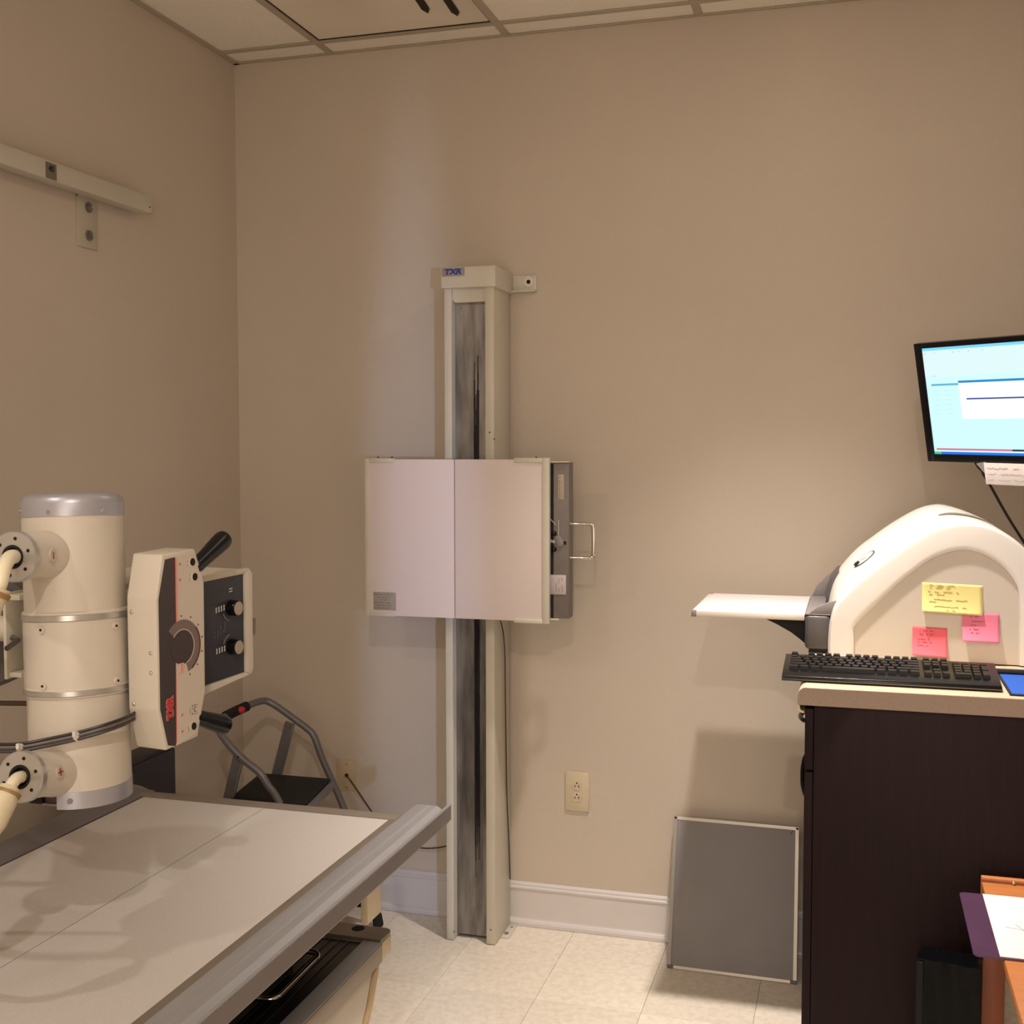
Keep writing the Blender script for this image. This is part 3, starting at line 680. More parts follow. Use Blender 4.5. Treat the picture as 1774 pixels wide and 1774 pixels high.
for a in ((0, .0238, 0, MH), (MW - .0238, MW, 0, MH), (.0238, MW - .0238, 0, .0135), (.0238, MW - .0238, MH - .020, MH)):
    obj('bezel', mb(*a, -.003, .0025, .001), BLACK, mn)
sc_ = obj('screen', mb(.0235, MW - .0235, .013, MH - .0195, -.003, 0), emis('screen_white_cyan', (206, 246, 250), 0.92), mn, label='lit pale cyan screen')
def sb(s0, s1, t0_, t1_, m, nm_='screen_bar', lift=.0003): obj(nm_, mb(s0, s1, t0_, t1_, 0, lift), m, sc_)
E1, E2, E3 = emis('scr_skyblue', (120, 205, 240), 1.0), emis('scr_blue', (20, 130, 190), 1.0), emis('scr_navy', (60, 66, 150), 1.0)
sb(.0238, MW - .0238, .0136, .0205, E1, 'title_bar')
sb(.0238, MW - .0238, .0206, .088, emis('scr_white', (226, 250, 252), 0.86), 'toolbar_area')
sb(.040, .125, .1065, .1115, emis('scr_steelblue', (90, 170, 200), 1.0), 'list_header')
sb(.125, MW - .06, .1005, .198, emis('scr_panelwhite', (244, 254, 255), 0.95), 'dialog_window', .0004)
sb(.125, MW - .06, .1005, .1062, E2, 'dialog_title_bar', .0006)
sb(.145, MW - .09, .1450, .1488, E3, 'column_header', .0006)
sb(.032, .262, .2745, .2792, emis('scr_rose', (216, 110, 140), .9), 'status_bar')
sb(.262, MW - .03, .2745, .2792, emis('scr_teal_dark', (16, 46, 60), .8), 'status_bar')
sb(.0238, MW - .0238, .2835, .2903, emis('scr_taskblue', (20, 110, 220), 1.0), 'task_bar')
sb(.0238, .046, .2835, .2903, emis('scr_green', (60, 190, 140), 1.0), 'start_button', .0005)
tk = emis('scr_tick', (120, 170, 190), .8)
for s0, t0_ in ((.029, .0265), (.060, .026), (.118, .0265), (.135, .0262), (.166, .0265), (.206, .0262), (.053, .085), (.046, .0855)): sb(s0, s0 + .003, t0_, t0_ + .0022, tk, 'icon')
for k in range(6):
    for s0, s1 in ((.046, .060), (.078, .098)): sb(s0, s1, .124 + k * .012, .1248 + k * .012, emis('scr_faint', (176, 226, 230), 0.86), 'list_row')
obj('wall_arm', B().tube([TL + hh * .25 - uu * .15 - nm * .04, TL + hh * .25 - uu * .15 - nm * .10, Vector((XR - .005, -.45, 1.66))], .018, 12, 1), BLACKM, mn)
obj('cable_plug', B().tube([TL + hh * .138 - uu * (MH - .003) - nm * .012, TL + hh * .147 - uu * (MH + .012) - nm * .012, TL + hh * .156 - uu * (MH + .021) - nm * .012], .0055, 8, 1), BLACK, mn)
st_ = TL + hh * .156 - uu * (MH + .021) - nm * .012
tag(obj('monitor_cable', B().tube([st_ + uu * .004, (2.375, -.43, 1.504), (2.395, -.40, 1.474), (2.438, -.40, 1.395), (2.480, -.40, 1.326), (2.53, -.35, 1.25), (2.56, -.20, 1.15), (2.56, -.13, 1.045)], .0036, 8), RUBBER), 'black cable hanging from the monitor down behind the scanner', 'cable')
pn = thing('paper_label', 'white handwritten card taped under the monitor bezel', 'note', TL + hh * .25 - uu * .34)
obj('card', mb(.176, .330, MH - .001, MH + .054, .0028, .0034, .002), PAPER, pn)
obj('tape', B().prism([(.152, -(MH + .002)), (.182, -(MH - .004)), (.182, -(MH + .034))], TL + nm * .0022, hh, uu, nm * .0003), mat('tape_grey', (150, 146, 142), .3), pn)
s_ = B()
for k, (a, c) in enumerate(((.186, .28), (.186, .30), (.186, .29))): scribble(s_, a, c, -(MH + .012 + k * .015), TL + nm * .0036, hh, uu, nm, amp=.0022, step=.0045, w=.0004)
obj('handwriting', s_, mat('faint_ink', (176, 164, 160), .8), pn)

# ================================================================== WOOD TABLE, CLIPBOARD, BLACK BOX (lower right)
wt = thing('wooden_side_table', 'orange stained wooden side table with a raised back rail', 'table', (2.47, -1.3, 0))
obj('top', B().box(2.327, 2.625, -1.70, -1.062, .640, .6585, .002), OWOOD, wt)
obj('back_rail', B().box(2.327, 2.625, -1.062, -1.046, .610, .667, .002), OWOOD, wt)
for lx, ly in ((2.3275, -1.092), (2.578, -1.092), (2.578, -1.696)): obj('leg', B().box(lx, lx + .046, ly, ly + .030, 0.001, .640, .002), OWOOD2, wt)
obj('leg', B().box(2.578, 2.624, -1.40, -1.37, 0.001, .64, .002), OWOOD2, wt)
obj('rail_shade_strip', B().box(2.3272, 2.6245, -1.0665, -1.0622, .6585, .6650, .0008), OWOOD2, wt, label='darker brown strip, painted shade of the rail front')  # shade on the rail's front face, put into a browner strip
obj('screw', B().ball((2.389, -1.067, .6625), .0042), mat('brass', (214, 196, 140), .25, metal=.8), wt)
cl = thing('clipboard', 'purple clipboard overhanging the wooden side table', 'clipboard', (2.4, -1.3, .66))
pts = []
for cx_, cy_, a0 in ((2.508, -1.158, 0), (2.286, -1.158, 90), (2.286, -1.452, 180), (2.508, -1.452, 270)):
    for k in range(6): a = math.radians(a0 + 18 * k); pts.append((cx_ + .010 * math.cos(a), cy_ + .010 * math.sin(a)))
obj('board', B().prism(pts, (0, 0, .6590), X, Y, (0, 0, .003), .0005, 1), PURP, cl)
obj('clip', B().box(2.498, 2.517, -1.36, -1.25, .6622, .670, .002), CHROME, cl)
pg = thing('form_sheet', 'white ruled paper form on the purple clipboard', 'paper', (2.42, -1.3, .663))
obj('sheet', B().box(2.3205, 2.505, -1.458, -1.150, .6622, .6632), PAPER, pg)
s_ = B()
for k in range(5): s_.box(2.352 + k * .018, 2.3524 + k * .018, -1.44, -1.165, .6632, .6634)
for k in range(14): s_.box(2.36, 2.50, -1.18 - k * .018, -1.1803 - k * .018, .6632, .66335)
obj('ruling', s_, mat('faint_rule', (204, 200, 206), .8), pg)
s_ = B(); s_.tube([(2.345, -1.318, .6634), (2.375, -1.325, .6634), (2.40, -1.35, .6634), (2.43, -1.385, .6634)], .0005, 4); s_.tube([(2.365, -1.30, .6634), (2.385, -1.34, .6634), (2.42, -1.39, .6634)], .0006, 4)
s_.tube([(2.38, -1.33, .6634), (2.40, -1.345, .6634), (2.42, -1.38, .6634)], .0012, 4)
obj('pencil_marks', s_, mat('pencil', (140, 136, 146), .7), pg)
cb2 = thing('pale_speckled_board', 'pale speckled board standing behind the leg of the wooden side table', 'board', (2.44, -1.02, 0))
obj('board', B().box(2.379, 2.52, -1.022, -1.008, .001, .56, .002), mat('board_speckle', (186, 176, 156), .7, noise=.25, nscale=90), cb2)
bb_ = thing('black_wrapped_box', 'tall narrow box wrapped in glossy black plastic beside the table leg', 'box', (2.26, -1.08, 0))
b = B(); b.obox((2.200, -1.135, .004), (.118, -.022, 0), (.012, .065, 0), (0, 0, .505), .006, 2); obj('box_body', b, BLACKM, bb_)
rows = []
for j in range(13):
    v_ = j / 12; row = []
    for i in range(17):
        u_ = i / 16; cr = .0016 * math.sin(u_ * 23 + v_ * 9) + .0014 * math.sin(u_ * 9 - v_ * 31)
        row.append(Vector((2.1985, -1.1365, .05)) + Vector((.121, -.0225, 0)) * u_ + Vector((0, 0, .4605)) * v_ + Vector((-.18, -.98, 0)) * (.0022 + cr))
    rows.append(row)
top = []
for k in range(1, 6):
    v_ = k / 5; top.append([Vector((2.1985, -1.1365, .5105)) + Vector((.121, -.0225, 0)) * (i / 16) + Vector((.012, .066, 0)) * v_ + Z * (.0022 * math.sin(i * 1.7 + k) + .003 * (1 - v_)) for i in range(17)])
o = obj('plastic_wrap', B().grid(rows + top), BAG, bb_)
obj('folded_edge', B().obox((2.196, -1.139, .05), (.014, -.003, 0), (0, -.003, 0), (0, 0, .455), .001, 1), mat('bag_fold', (22, 23, 25), .4, spec=.2), bb_)

# ================================================================== X-RAY TABLE
tb = thing('xray_table', 'white-topped x-ray examination table with silver side rails', 'examination table', (.74, -2.2, 0))
TY1 = -3.35
obj('top_panel', B().box(.401, .7275, TY1, -1.2045, .700, .720), LAMIN, tb); obj('top_panel', B().box(.7295, 1.046, TY1, -1.2045, .700, .720), LAMIN, tb)
obj('seam_strip', B().box(.7265, .7305, TY1, -1.205, .699, .7190), SEAM, tb)
obj('head_strip', B().box(.345, 1.062, -1.2045, -1.165, .698, .7225, .001), mat('head_strip_grey', (134, 124, 112), .5, metal=.2), tb)
obj('edge_joint', B().box(.3975, .4012, TY1, -1.2045, .70, .7207), SEAM, tb)
lp = [(.3975, .722), (.352, .7235), (.300, .7215), (.286, .714), (.280, .700), (.345, .694), (.3975, .694)]
b = B(); b.prism(lp, (0, TY1, 0), X, Z, (0, -1.152 - TY1, 0), .0012); obj('left_rail', b, mat('left_rail_grey', (122, 118, 122), .42, metal=.3, noise=.06, nscale=300), tb)
# rounded grey green corner cap of the left rail
obj('rail_corner', B().prism([(.330, -1.153), (.400, -1.153), (.400, -1.164), (.345, -1.128), (.322, -1.118), (.296, -1.120), (.284, -1.136), (.284, -1.153)][::-1], (0, 0, .695), X, Y, (0, 0, .0262), .002), mat('corner_sage', (128, 128, 118), .5), tb)
obj('inner_ledge', B().box(1.046, 1.0745, TY1, -1.166, .694, .7215, .0008), mat('ledge_taupe', (130, 120, 106), .5, metal=.2), tb)
rp = [(1.0745, .700), (1.0745, .7300), (1.080, .7345), (1.108, .7340), (1.112, .7334), (1.116, .7340), (1.1320, .7345), (1.1465, .7240), (1.152, .7240), (1.156, .7270), (1.1605, .7430), (1.1655, .7440), (1.1665, .7430), (1.1665, .7060), (1.158, .6980), (1.120, .694)]
obj('accessory_rail', B().prism(rp, (0, TY1, 0), X, Z, (0, -1.118 - TY1, 0), .0006, 1), ALU, tb, label='bright grooved aluminium accessory rail')
obj('rail_face', B().prism([(1.1665, .7400), (1.1675, .7400), (1.1675, .7070), (1.1595, .6975), (1.1585, .6980), (1.1665, .7065)], (0, TY1, 0), X, Z, (0, -1.1215 - TY1, 0)), mat('rail_face_dark', (124, 115, 111), .5, metal=.3), tb)
obj('under_frame', B().box(.36, 1.04, TY1, -1.21, .665, .700), BLACKM, tb)
obj('end_bracket', B().box(1.036, 1.052, -1.345, -1.270, .531, .700, .001), CREAMY, tb, label='cream hanging end bracket')
obj('end_bracket_plate', B().box(.50, 1.036, -1.29, -1.275, .545, .70), BLACKM, tb)
obj('inner_carriage', B().box(.48, .93, -2.85, -1.46, .462, .665), BLACKM, tb)
# body
obj('body_deck', B().box(.45, 1.012, -2.95, -1.278, .440, .4585), BLACK, tb)
rb = B()
for k in range(9): rb.box(.800 + k * .022, .8035 + k * .022, -2.95, -1.282, .4585, .4605)
obj('deck_rib', rb, mat('rib_black', (34, 30, 32), .4), tb, label='fine black ribs of the deck')
obj('steel_lip', B().box(1.010, 1.054, -2.95, -1.272, .438, .4625, .001), mat('lip_blue_grey', (186, 190, 196), .45, metal=.15), tb)
obj('steel_fascia', B().box(1.045, 1.0555, -2.95, -1.272, .418, .4600, .0008), mat('fascia_grey', (150, 138, 122), .4, metal=.4), tb)
pts = [(.60, -1.272), (1.052, -1.272), (1.054, -1.222), (1.050, -1.210), (1.040, -1.204), (.60, -1.196)]
ep = obj('end_plate', B().prism(pts, (0, 0, .458), X, Y, (0, 0, .009), .0012, 1), mat('brown_steel', (140, 128, 112), .35, metal=.5, noise=.2, nscale=12), tb, label='steel end plate with a hole')
obj('plate_hole', B().cyl((.977, -1.226, .4668), (.977, -1.226, .4674), .015, seg=20), HOLE, ep)
obj('end_cover', B().box(.60, 1.0535, -1.268, -1.215, .420, .458, .002), CREAMY, tb)
obj('pedestal', B().prism([(-1.30, .420), (-1.345, .345), (-1.62, .0015), (-2.60, .0015), (-2.92, .420)], (.48, 0, 0), Y, Z, (.566, 0, 0), .002), CREAM, tb, label='cream tapered pedestal')
obj('pedestal_edge', B().prism([(-1.275, .420), (-1.292, .420), (-1.338, .335), (-1.612, .0015), (-1.590, .0015), (-1.318, .338)], (.47, 0, 0), Y, Z, (.582, 0, 0), .001, 1), mat('pedestal_edge', (190, 164, 126), .5), tb)
obj('tray_drawer', B().box(.60, .930, -1.75, -1.40, .500, .560, .002), mat('tray_taupe', (92, 78, 72), .5), tb)
obj('tray_handle', B().tube([(.925, -1.432, .497), (.968, -1.432, .495), (.979, -1.445, .492), (.980, -1.470, .491), (.980, -1.60, .487), (.978, -1.622, .487), (.968, -1.634, .487), (.925, -1.640, .487)], .0058, 12), CHROME, tb, label='chrome tray handle')

# ================================================================== STEP STOOL
ss = thing('step_stool', 'grey folding step stool with black tread and looped handrail', 'step stool', (.38, -.34, 0))
TR = .0115
loop = [(.742 - .065, -.515, .004), (.52, -.507, .285), (.401, -.50, .498), (.363, -.50, .548), (.335, -.50, .586), (.273, -.498, .627), (.228, -.492, .663), (.189, -.48, .697), (.170, -.455, .717), (.165, -.41, .728), (.170, -.35, .733),
        (.178, -.29, .738), (.188, -.245, .742), (.202, -.214, .741), (.225, -.203, .729), (.252, -.20, .713), (.301, -.20, .683), (.350, -.20, .652), (.373, -.20, .626), (.403, -.198, .548), (.463, -.180, .400), (.515, -.165, .22), (.566, -.150, .035)]
obj('handrail', B().tube(loop, TR, 14, 5), GREYTB, ss, label='bent grey tube rail and front legs')
obj('grip', B().tube([(.166, -.405, .729), (.170, -.35, .7335), (.178, -.295, .738)], .0165, 14, 4), BLACKM, ss, label='black foam grip')
obj('grip_button', B().ball((.186, -.342, .737), .0125, (1, 1.25, .9)), STOOLG, ss, label='red release button')
obj('rubber_foot', B().lathe((.566, -.150, .045), (.5715, -.1485, .001), [(0, .0125), (.2, .016), (.85, .018), (1, .016)], 16), RUBBER, ss)
obj('rubber_foot', B().lathe((.674, -.515, .030), (.6795, -.515, .001), [(0, .0125), (.2, .016), (.85, .018), (1, .016)], 16), RUBBER, ss)
for yy, xt, zt, xb, zb, dx in ((-.207, .288, .672, .10, .004, .0), (-.492, .262, .640, .09, .004, .0)):
    dirv = Vector((xb - xt, 0, zb - zt)); side_ = Vector((-dirv.z, 0, dirv.x)).normalized() * .017
    lg = obj('rear_leg', B().obox(Vector((xt, yy - .006, zt)) - side_, side_ * 2, (0, .012, 0), dirv, .002, 1), GREYTB, ss)
    obj('pivot', B().cyl((xt + .004, yy - .017, zt - .008), (xt + .004, yy + .017, zt - .008), .005, seg=10), CHROME, lg)
    obj('leg_tip', B().obox(Vector((xb, yy - .008, .001)) - Vector((.018, 0, 0)), (.04, 0, 0), (0, .016, 0), (0, 0, .02), .002, 1), RUBBER, ss)
obj('tread', B().prism([(.187, -.225), (.4375, -.222), (.487, -.505), (.232, -.498)], (0, 0, .488), X, Y, (0, 0, .014), .002), BLACKM, ss, label='black ribbed tread')
obj('tread_edge', B().obox((.441, -.222, .466), (.046, -.283, 0), (.008, 0, 0), (0, 0, .030), .001, 1), GREYTB, ss)
obj('tread_edge', B().obox((.232, -.506, .466), (.255, -.006, 0), (0, -.008, 0), (0, 0, .028), .001, 1), GREYTB, ss)
obj('lower_tread', B().box(.36, .60, -.49, -.19, .225, .245, .002), BLACKM, ss)
# black cabinet by the left wall
bc = thing('black_cabinet', 'slim black cabinet standing by the left wall behind the tube head', 'cabinet', (.20, -.97, 0))
BC = mat('black_cabinet', (30, 28, 36), .5)
obj('body', B().box(.170, .246, -1.10, -.8265, .001, .748, .003), BC, bc)
obj('door', B().box(.246, .2515, -1.095, -.8280, .02, .738, .001), BC, bc)

# ================================================================== TUBE HEAD ASSEMBLY
th = thing('xray_tube_head', 'cream x-ray tube housing with silver cap and two cable horns', 'x-ray tube', (.83, -2.02, .98))
A0 = Vector((.818, -2.010, 1.490)); A1 = Vector((.840, -2.031, .980)); ax = A1 - A0
def ap(z): return A0 + ax * ((A0.z - z) / (A0.z - A1.z))
RT = .0800
obj('housing', B().lathe(ap(1.462), ap(1.018), [(0, RT), (1, RT)], 64), CREAM, th)
obj('top_cap', B().lathe(ap(1.4575), ap(1.4945), [(0, RT + .0012), (.55, RT + .0012), (.78, RT - .001), (.92, RT - .006), (1, RT - .014)], 64), SILVER, th, label='silver rounded top cap')
def wall_arc(z0, z1, r0, r1, a0, a1, n=56):
    b = B(); V = []
    for k in range(n + 1):
        a = math.radians(a0 + (a1 - a0) * k / n); d_ = Vector((math.cos(a), math.sin(a), 0))
        V.append([b.bm.verts.new(ap(z) + d_ * r) for z, r in ((z0, r1), (z1, r1), (z1, r0), (z0, r0))])
    for p, q in zip(V, V[1:]):
        for i in range(4): b.bm.faces.new([p[i], p[(i + 1) % 4], q[(i + 1) % 4], q[i]])
    b.bm.faces.new(V[0]); b.bm.faces.new(V[-1][::-1]); return b
obj('bottom_cap', wall_arc(1.0235, .9965, RT - .004, RT + .0010, -81, 205), SILVER, th, label='silver bottom cap with a notch')
obj('cap_floor', B().cyl(ap(1.0), ap(.997), RT - .004, seg=48), GREYMD, th)
obj('cap_inner', B().cyl(ap(1.020), ap(1.0), RT - .010, seg=48), mat('inner_brown', (84, 66, 60), .6), th)
obj('cap_socket', B().box(ap(1.0).x - .046, ap(1.0).x - .020, ap(1.0).y - .074, ap(1.0).y - .055, 1.000, 1.012, .002), BLACKM, th)
obj('sleeve', B().lathe(ap(1.299), ap(1.168), [(0, RT + .0028), (1, RT + .0028)], 64), CREAM, th, label='cream clamp sleeve')
for za, zb in ((1.3005, 1.2900), (1.1800, 1.1705)):
    obj('clamp_ring', B().lathe(ap(za), ap(zb), [(0, RT + .0040), (.1, RT + .0048), (.9, RT + .0048), (1, RT + .0040)], 64), STEEL, th, label='polished clamp ring')
for za in (1.3055, 1.185): obj('sleeve_bead', B().lathe(ap(za), ap(za - .005), [(0, RT), (.5, RT + .0035), (1, RT + .004)], 64), CREAM, th)
def on_tube(az, z, r): 
    c = ap(z); a = math.radians(az); return c + Vector((math.cos(a), math.sin(a), 0)) * r, Vector((math.cos(a), math.sin(a), 0))
# view direction from tube to camera is about az=-53
for az, z in ((-131, 1.469), (-80, 1.469), (-20, 1.4685)):
    p_, d_ = on_tube(az, z, RT); obj('cap_screw', B().ball(p_ + d_ * .0015, .0034, seg=10), CHROME, th)
p_, d_ = on_tube(-66, 1.010, RT); obj('cap_screw', B().cyl(p_, p_ + d_ * .003, .0045, seg=10), GREYMD, th)
for az, z in ((-92, 1.2815), (-8, 1.2815), (-92, 1.1925), (-8, 1.1925)):
    p_, d_ = on_tube(az, z, RT + .003)
    o_ = obj('sleeve_lug', B().cyl(p_ - d_ * .004, p_ + d_ * .0025, .0065, seg=16), CREAM, th); obj('lug_screw', B().cyl(p_ + d_ * .0025, p_ + d_ * .0038, .0020, seg=8), HOLE, o_)
def horn(c, f, sign):
    c, f = Vector(c), Vector(f); d = (f - c).normalized(); L_ = (f - c).length
    obj('horn', B().lathe(c, f, [(.20, .0410), (.50, .0392), (.58, .0372), (.66, .0360), (.92, .0354)], 48), CREAM, th)
    fl_ = obj('horn_flange', B().lathe(c + d * (L_ * .915), f, [(0, .0375), (.15, .0395), (.85, .0395), (1, .0380), (1, .0175)], 48, cap=False), STEEL, th, label='machined steel horn flange')
    obj('socket_ring', B().lathe(f - d * .016, f + d * .0008, [(0, .001), (0, .0185), (1, .0185), (1, .0145), (.3, .0140), (.3, .001)], 32, cap=False), BLACKM, fl_)
    q = d.to_track_quat('Z', 'Y'); hx, hy = q @ X, q @ Y
    for k in range(6):
        a = 2 * math.pi * (k + .35) / 6; cc = f + (hx * math.cos(a) + hy * math.sin(a)) * .0285
        obj('flange_hole', B().cyl(cc - d * .0005, cc + d * .0006, .0028, seg=10), HOLE, fl_)
    # polarity mark: facing camera side of horn
    side_v = (Vector((2.06, -3.68, 1.5)) - f); side_v = (side_v - d * side_v.dot(d)).normalized()
    side_v = (side_v + Vector((0, 0, .0))).normalized()
    mc = c + d * L_ * .70 + side_v * .0366; uz_ = (Z - side_v * Z.dot(side_v)).normalized(); ux_ = uz_.cross(side_v).normalized()
    pd = obj('polarity_mark_disc', B().prism([(.0085 * math.cos(2 * math.pi * k / 24), .0105 * math.sin(2 * math.pi * k / 24)) for k in range(24)], mc - side_v * .001, ux_, uz_, side_v * .0022), mat('mark_disc', (196, 184, 172), .5), th)
    m = B(); m.obox(mc + side_v * .0012 - ux_ * .0055 - uz_ * .0011, ux_ * .011, uz_ * .0022, side_v * .0008)
    if sign == '+': m.obox(mc + side_v * .0012 - ux_ * .0011 - uz_ * .0055, ux_ * .0022, uz_ * .011, side_v * .0008)
    else:
        m = B(); m.obox(mc + side_v * .0012 - ux_ * .0009 - uz_ * .0055, ux_ * .0018, uz_ * .011, side_v * .0008)
    obj('polarity_mark', m, mat('mark_red', (158, 44, 40), .5), pd)
horn((.821, -2.014, 1.397), (.830, -2.172, 1.404), '-')
horn((.837, -2.029, 1.042), (.845, -2.186, 1.069), '+')
# bracket at the left of the sleeve with the trunnion
obj('trunnion_bracket', B().prism([(.7285, -2.075), (.7345, -2.075), (.7345, -2.022), (.760, -2.022), (.760, -2.016), (.7285, -2.016)], (0, 0, 1.192), X, Y, (0, 0, .142), .0015).box(.7347, .758, -2.070, -2.024, 1.322, 1.331, .001).box(.7347, .758, -2.070, -2.024, 1.195, 1.203, .001), CREAMG, th, label='cream channel bracket of the trunnion')
obj('lock_rod', B().tube([(.771, -2.118, 1.252), (.757, -2.075, 1.258), (.745, -2.075, 1.262)], .0045, 8, 1), GREYDK, th)
for za, zb in ((1.372, 1.318),): pass

# tube stand off to the left
sd = thing('tube_stand', 'cream horizontal arm and dark drum of the tube stand at the left edge', 'tube stand', (.15, -1.82, 0))
obj('arm', B().cyl((.7275, -2.041, 1.268), (.20, -1.84, 1.25), .0215, seg=32), CREAM, sd)
dd = Vector((-.28, .96, 0)).normalized(); lc = Vector((.60, -1.965, 1.252))
obj('drum', B().lathe(lc - dd * .02, lc + dd * .05, [(0, .094), (.1, .101), (.9, .101), (1, .096)], 48), mat('drum_dark', (74, 68, 66), .55), sd, label='dark grey round drum')
q0 = Vector((.648, -2.030, 1.290)); obj('flange_plate', B().cyl(q0 - dd * .004, q0 + dd * .006, .036, seg=32), mat('flange_taupe', (140, 130, 112), .5, metal=.2), sd)
obj('flange_bolt', B().ball(q0 + Vector((.012, -.012, .012)), .005, seg=8), CHROME, sd)
obj('lock_knob', B().lathe((.772, -2.150, 1.249), (.735, -2.139, 1.249), [(0, .012), (.15, .0165), (.85, .0165), (1, .012)], 24), BLACK, sd)
obj('carriage', B().box(.09, .25, -1.93, -1.71, 1.12, 1.38, .01), CREAMG, sd)
obj('mast', B().box(.085, .175, -1.875, -1.765, .012, 2.262, .004), CREAMG, sd)
obj('floor_shoe', B().box(.03, .25, -1.95, -1.69, .0005, .03, .004), CREAMG, sd)

# high tension cables with boots
def hose(name, label, pts, bootpts, r, rb):
    t = thing(name, label, 'cable', pts[0])
    obj('hose', B().tube(pts, r, 16), mat('hose_ivory', (236, 226, 196), .4), t)
    obj('strain_boot', B().tube(bootpts, rb, 20), CREAMY, t, label='yellowed rubber strain boot')
    return t
u1 = hose('high_voltage_cable', 'ivory high voltage cable plugged into the upper horn', [(.830, -2.166, 1.404), (.848, -2.200, 1.4055), (.860, -2.228, 1.394), (.864, -2.242, 1.372), (.858, -2.252, 1.345), (.848, -2.262, 1.30), (.80, -2.28, 1.20), (.66, -2.25, 1.08), (.52, -2.15, 1.05)],
          [(.863, -2.2435, 1.366), (.857, -2.253, 1.340), (.849, -2.2615, 1.305)], [.0110, .0110], [.0185, .0165, .0150])
obj('boot_band', B().tube([(.8625, -2.244, 1.361), (.8605, -2.247, 1.354)], .0196, 20, 1), mat('band_brown', (150, 118, 70), .5), u1)
u2 = hose('high_voltage_cable', 'ivory high voltage cable plugged into the lower horn', [(.845, -2.180, 1.0685), (.862, -2.215, 1.075), (.869, -2.238, 1.068), (.864, -2.258, 1.040), (.852, -2.275, 1.00), (.80, -2.30, .95), (.66, -2.27, .93), (.52, -2.2, .98)],
          [(.868, -2.236, 1.0685), (.8675, -2.250, 1.052), (.861, -2.264, 1.025), (.851, -2.277, .996)], [.0090, .0095], [.0150, .0195, .0195, .0130])
obj('boot_band', B().tube([(.8692, -2.2395, 1.0640), (.8688, -2.2425, 1.0600)], .0190, 20, 1), mat('band_brown', (150, 118, 70), .5), u2)
# grey control cables across the housing
def bundle(off, m, r):
    P = [(.60, -2.20, 1.085), (.700, -2.178, 1.096), (.767, -2.163, 1.101), (.793, -2.160, 1.1015), (.822, -2.150, 1.1025), (.849, -2.131, 1.1065), (.893, -2.108, 1.1155), (.926, -2.080, 1.1245), (.934, -2.036, 1.128), (.922, -1.989, 1.128)]
    return B().tube([Vector(p) + Vector(off) for p in P], r, 8)
cbn = thing('control_cable_bundle', 'grey control cables tied across the lower tube housing', 'cable', (.85, -2.13, 1.1))
GC = mat('cable_grey', (104, 96, 90), .45)
for off, m, r in (((0, 0, .003), GC, .0032), ((0, -.002, -.0028), mat('cable_grey_dark', (64, 58, 56), .45), .0030), ((.002, 0, .0085), mat('cable_black', (44, 40, 40), .4), .0022)): obj('cable', bundle(off, m, r), m, cbn)
for c_ in ((.822, -2.152, 1.1035), (.893, -2.110, 1.1175)):
    c_ = Vector(c_); obj('zip_tie', B().lathe(c_ - Vector((.0016, -.0006, 0)), c_ + Vector((.0016, -.0006, 0)), [(0, .0078), (1, .0078)], 14).box(c_.x - .0025, c_.x + .0025, c_.y - .010, c_.y - .005, c_.z + .001, c_.z + .009), mat('tie_white', (232, 226, 214), .4), cbn, label='white zip tie')
tag(obj('rear_hose', B().tube([(.748, -1.975, 1.128), (.68, -1.955, 1.124), (.60, -1.935, 1.116), (.48, -1.90, 1.105), (.25, -1.83, 1.14)], .0046, 8), mat('hose_brown', (74, 58, 42), .5)), 'dark brown hose running left behind the tube housing', 'hose')

# ---- angulation control panel (TXR)
C0 = Vector((.981, -2.023, 0)); dv = Vector((.145, .989, 0)).normalized(); ev = Vector((.989, -.145, 0)).normalized()
cpn = thing('tube_control_panel', 'cream octagonal tube control panel with charcoal stripe and red lettering', 'control panel', C0 - ev * .03 + Z * 1.077)
def pan(pts, t0_, t1_, bev=0, seg=2): return B().prism(pts, C0 + ev * t0_, dv, Z, ev * (t1_ - t0_), bev, seg)
body = [(.0165, 1.397), (.0975, 1.4005), (.1205, 1.343), (.1195, 1.153), (.0980, 1.080), (.0175, 1.0745), (0, 1.144), (0, 1.3255)]
obj('casing', pan(body, -.062, 0, .0035, 3), CREAM, cpn)
stripe = [(.0225, 1.3885), (.0455, 1.3905), (.0455, 1.2725), (.0445, 1.205), (.0415, 1.077), (.0225, 1.0825), (.0058, 1.1445), (.0058, 1.3245)]
obj('dark_stripe', pan(stripe, 0, .0006), STRIPE, cpn)
obj('pale_overlay', pan([(.0455, 1.3905), (.0925, 1.3925), (.1145, 1.340), (.1135, 1.156), (.0940, 1.089), (.0415, 1.077), (.0445, 1.205), (.0455, 1.2725)], 0, .0005), mat('overlay_pale', (206, 194, 180), .5), cpn)
obj('red_line', pan([(.0455, 1.3895), (.0467, 1.3895), (.0467, 1.272), (.0455, 1.272)], .0003, .0010), REDP, cpn)
obj('red_line', pan([(.0432, 1.195), (.0444, 1.195), (.0430, 1.082), (.0418, 1.082)], .0003, .0010), REDP, cpn)
obj('pink_line', pan([(.0472, 1.3895), (.0520, 1.3895), (.0520, 1.285), (.0472, 1.285)], .0003, .0008), mat('pink_print', (214, 168, 150), .5), cpn)
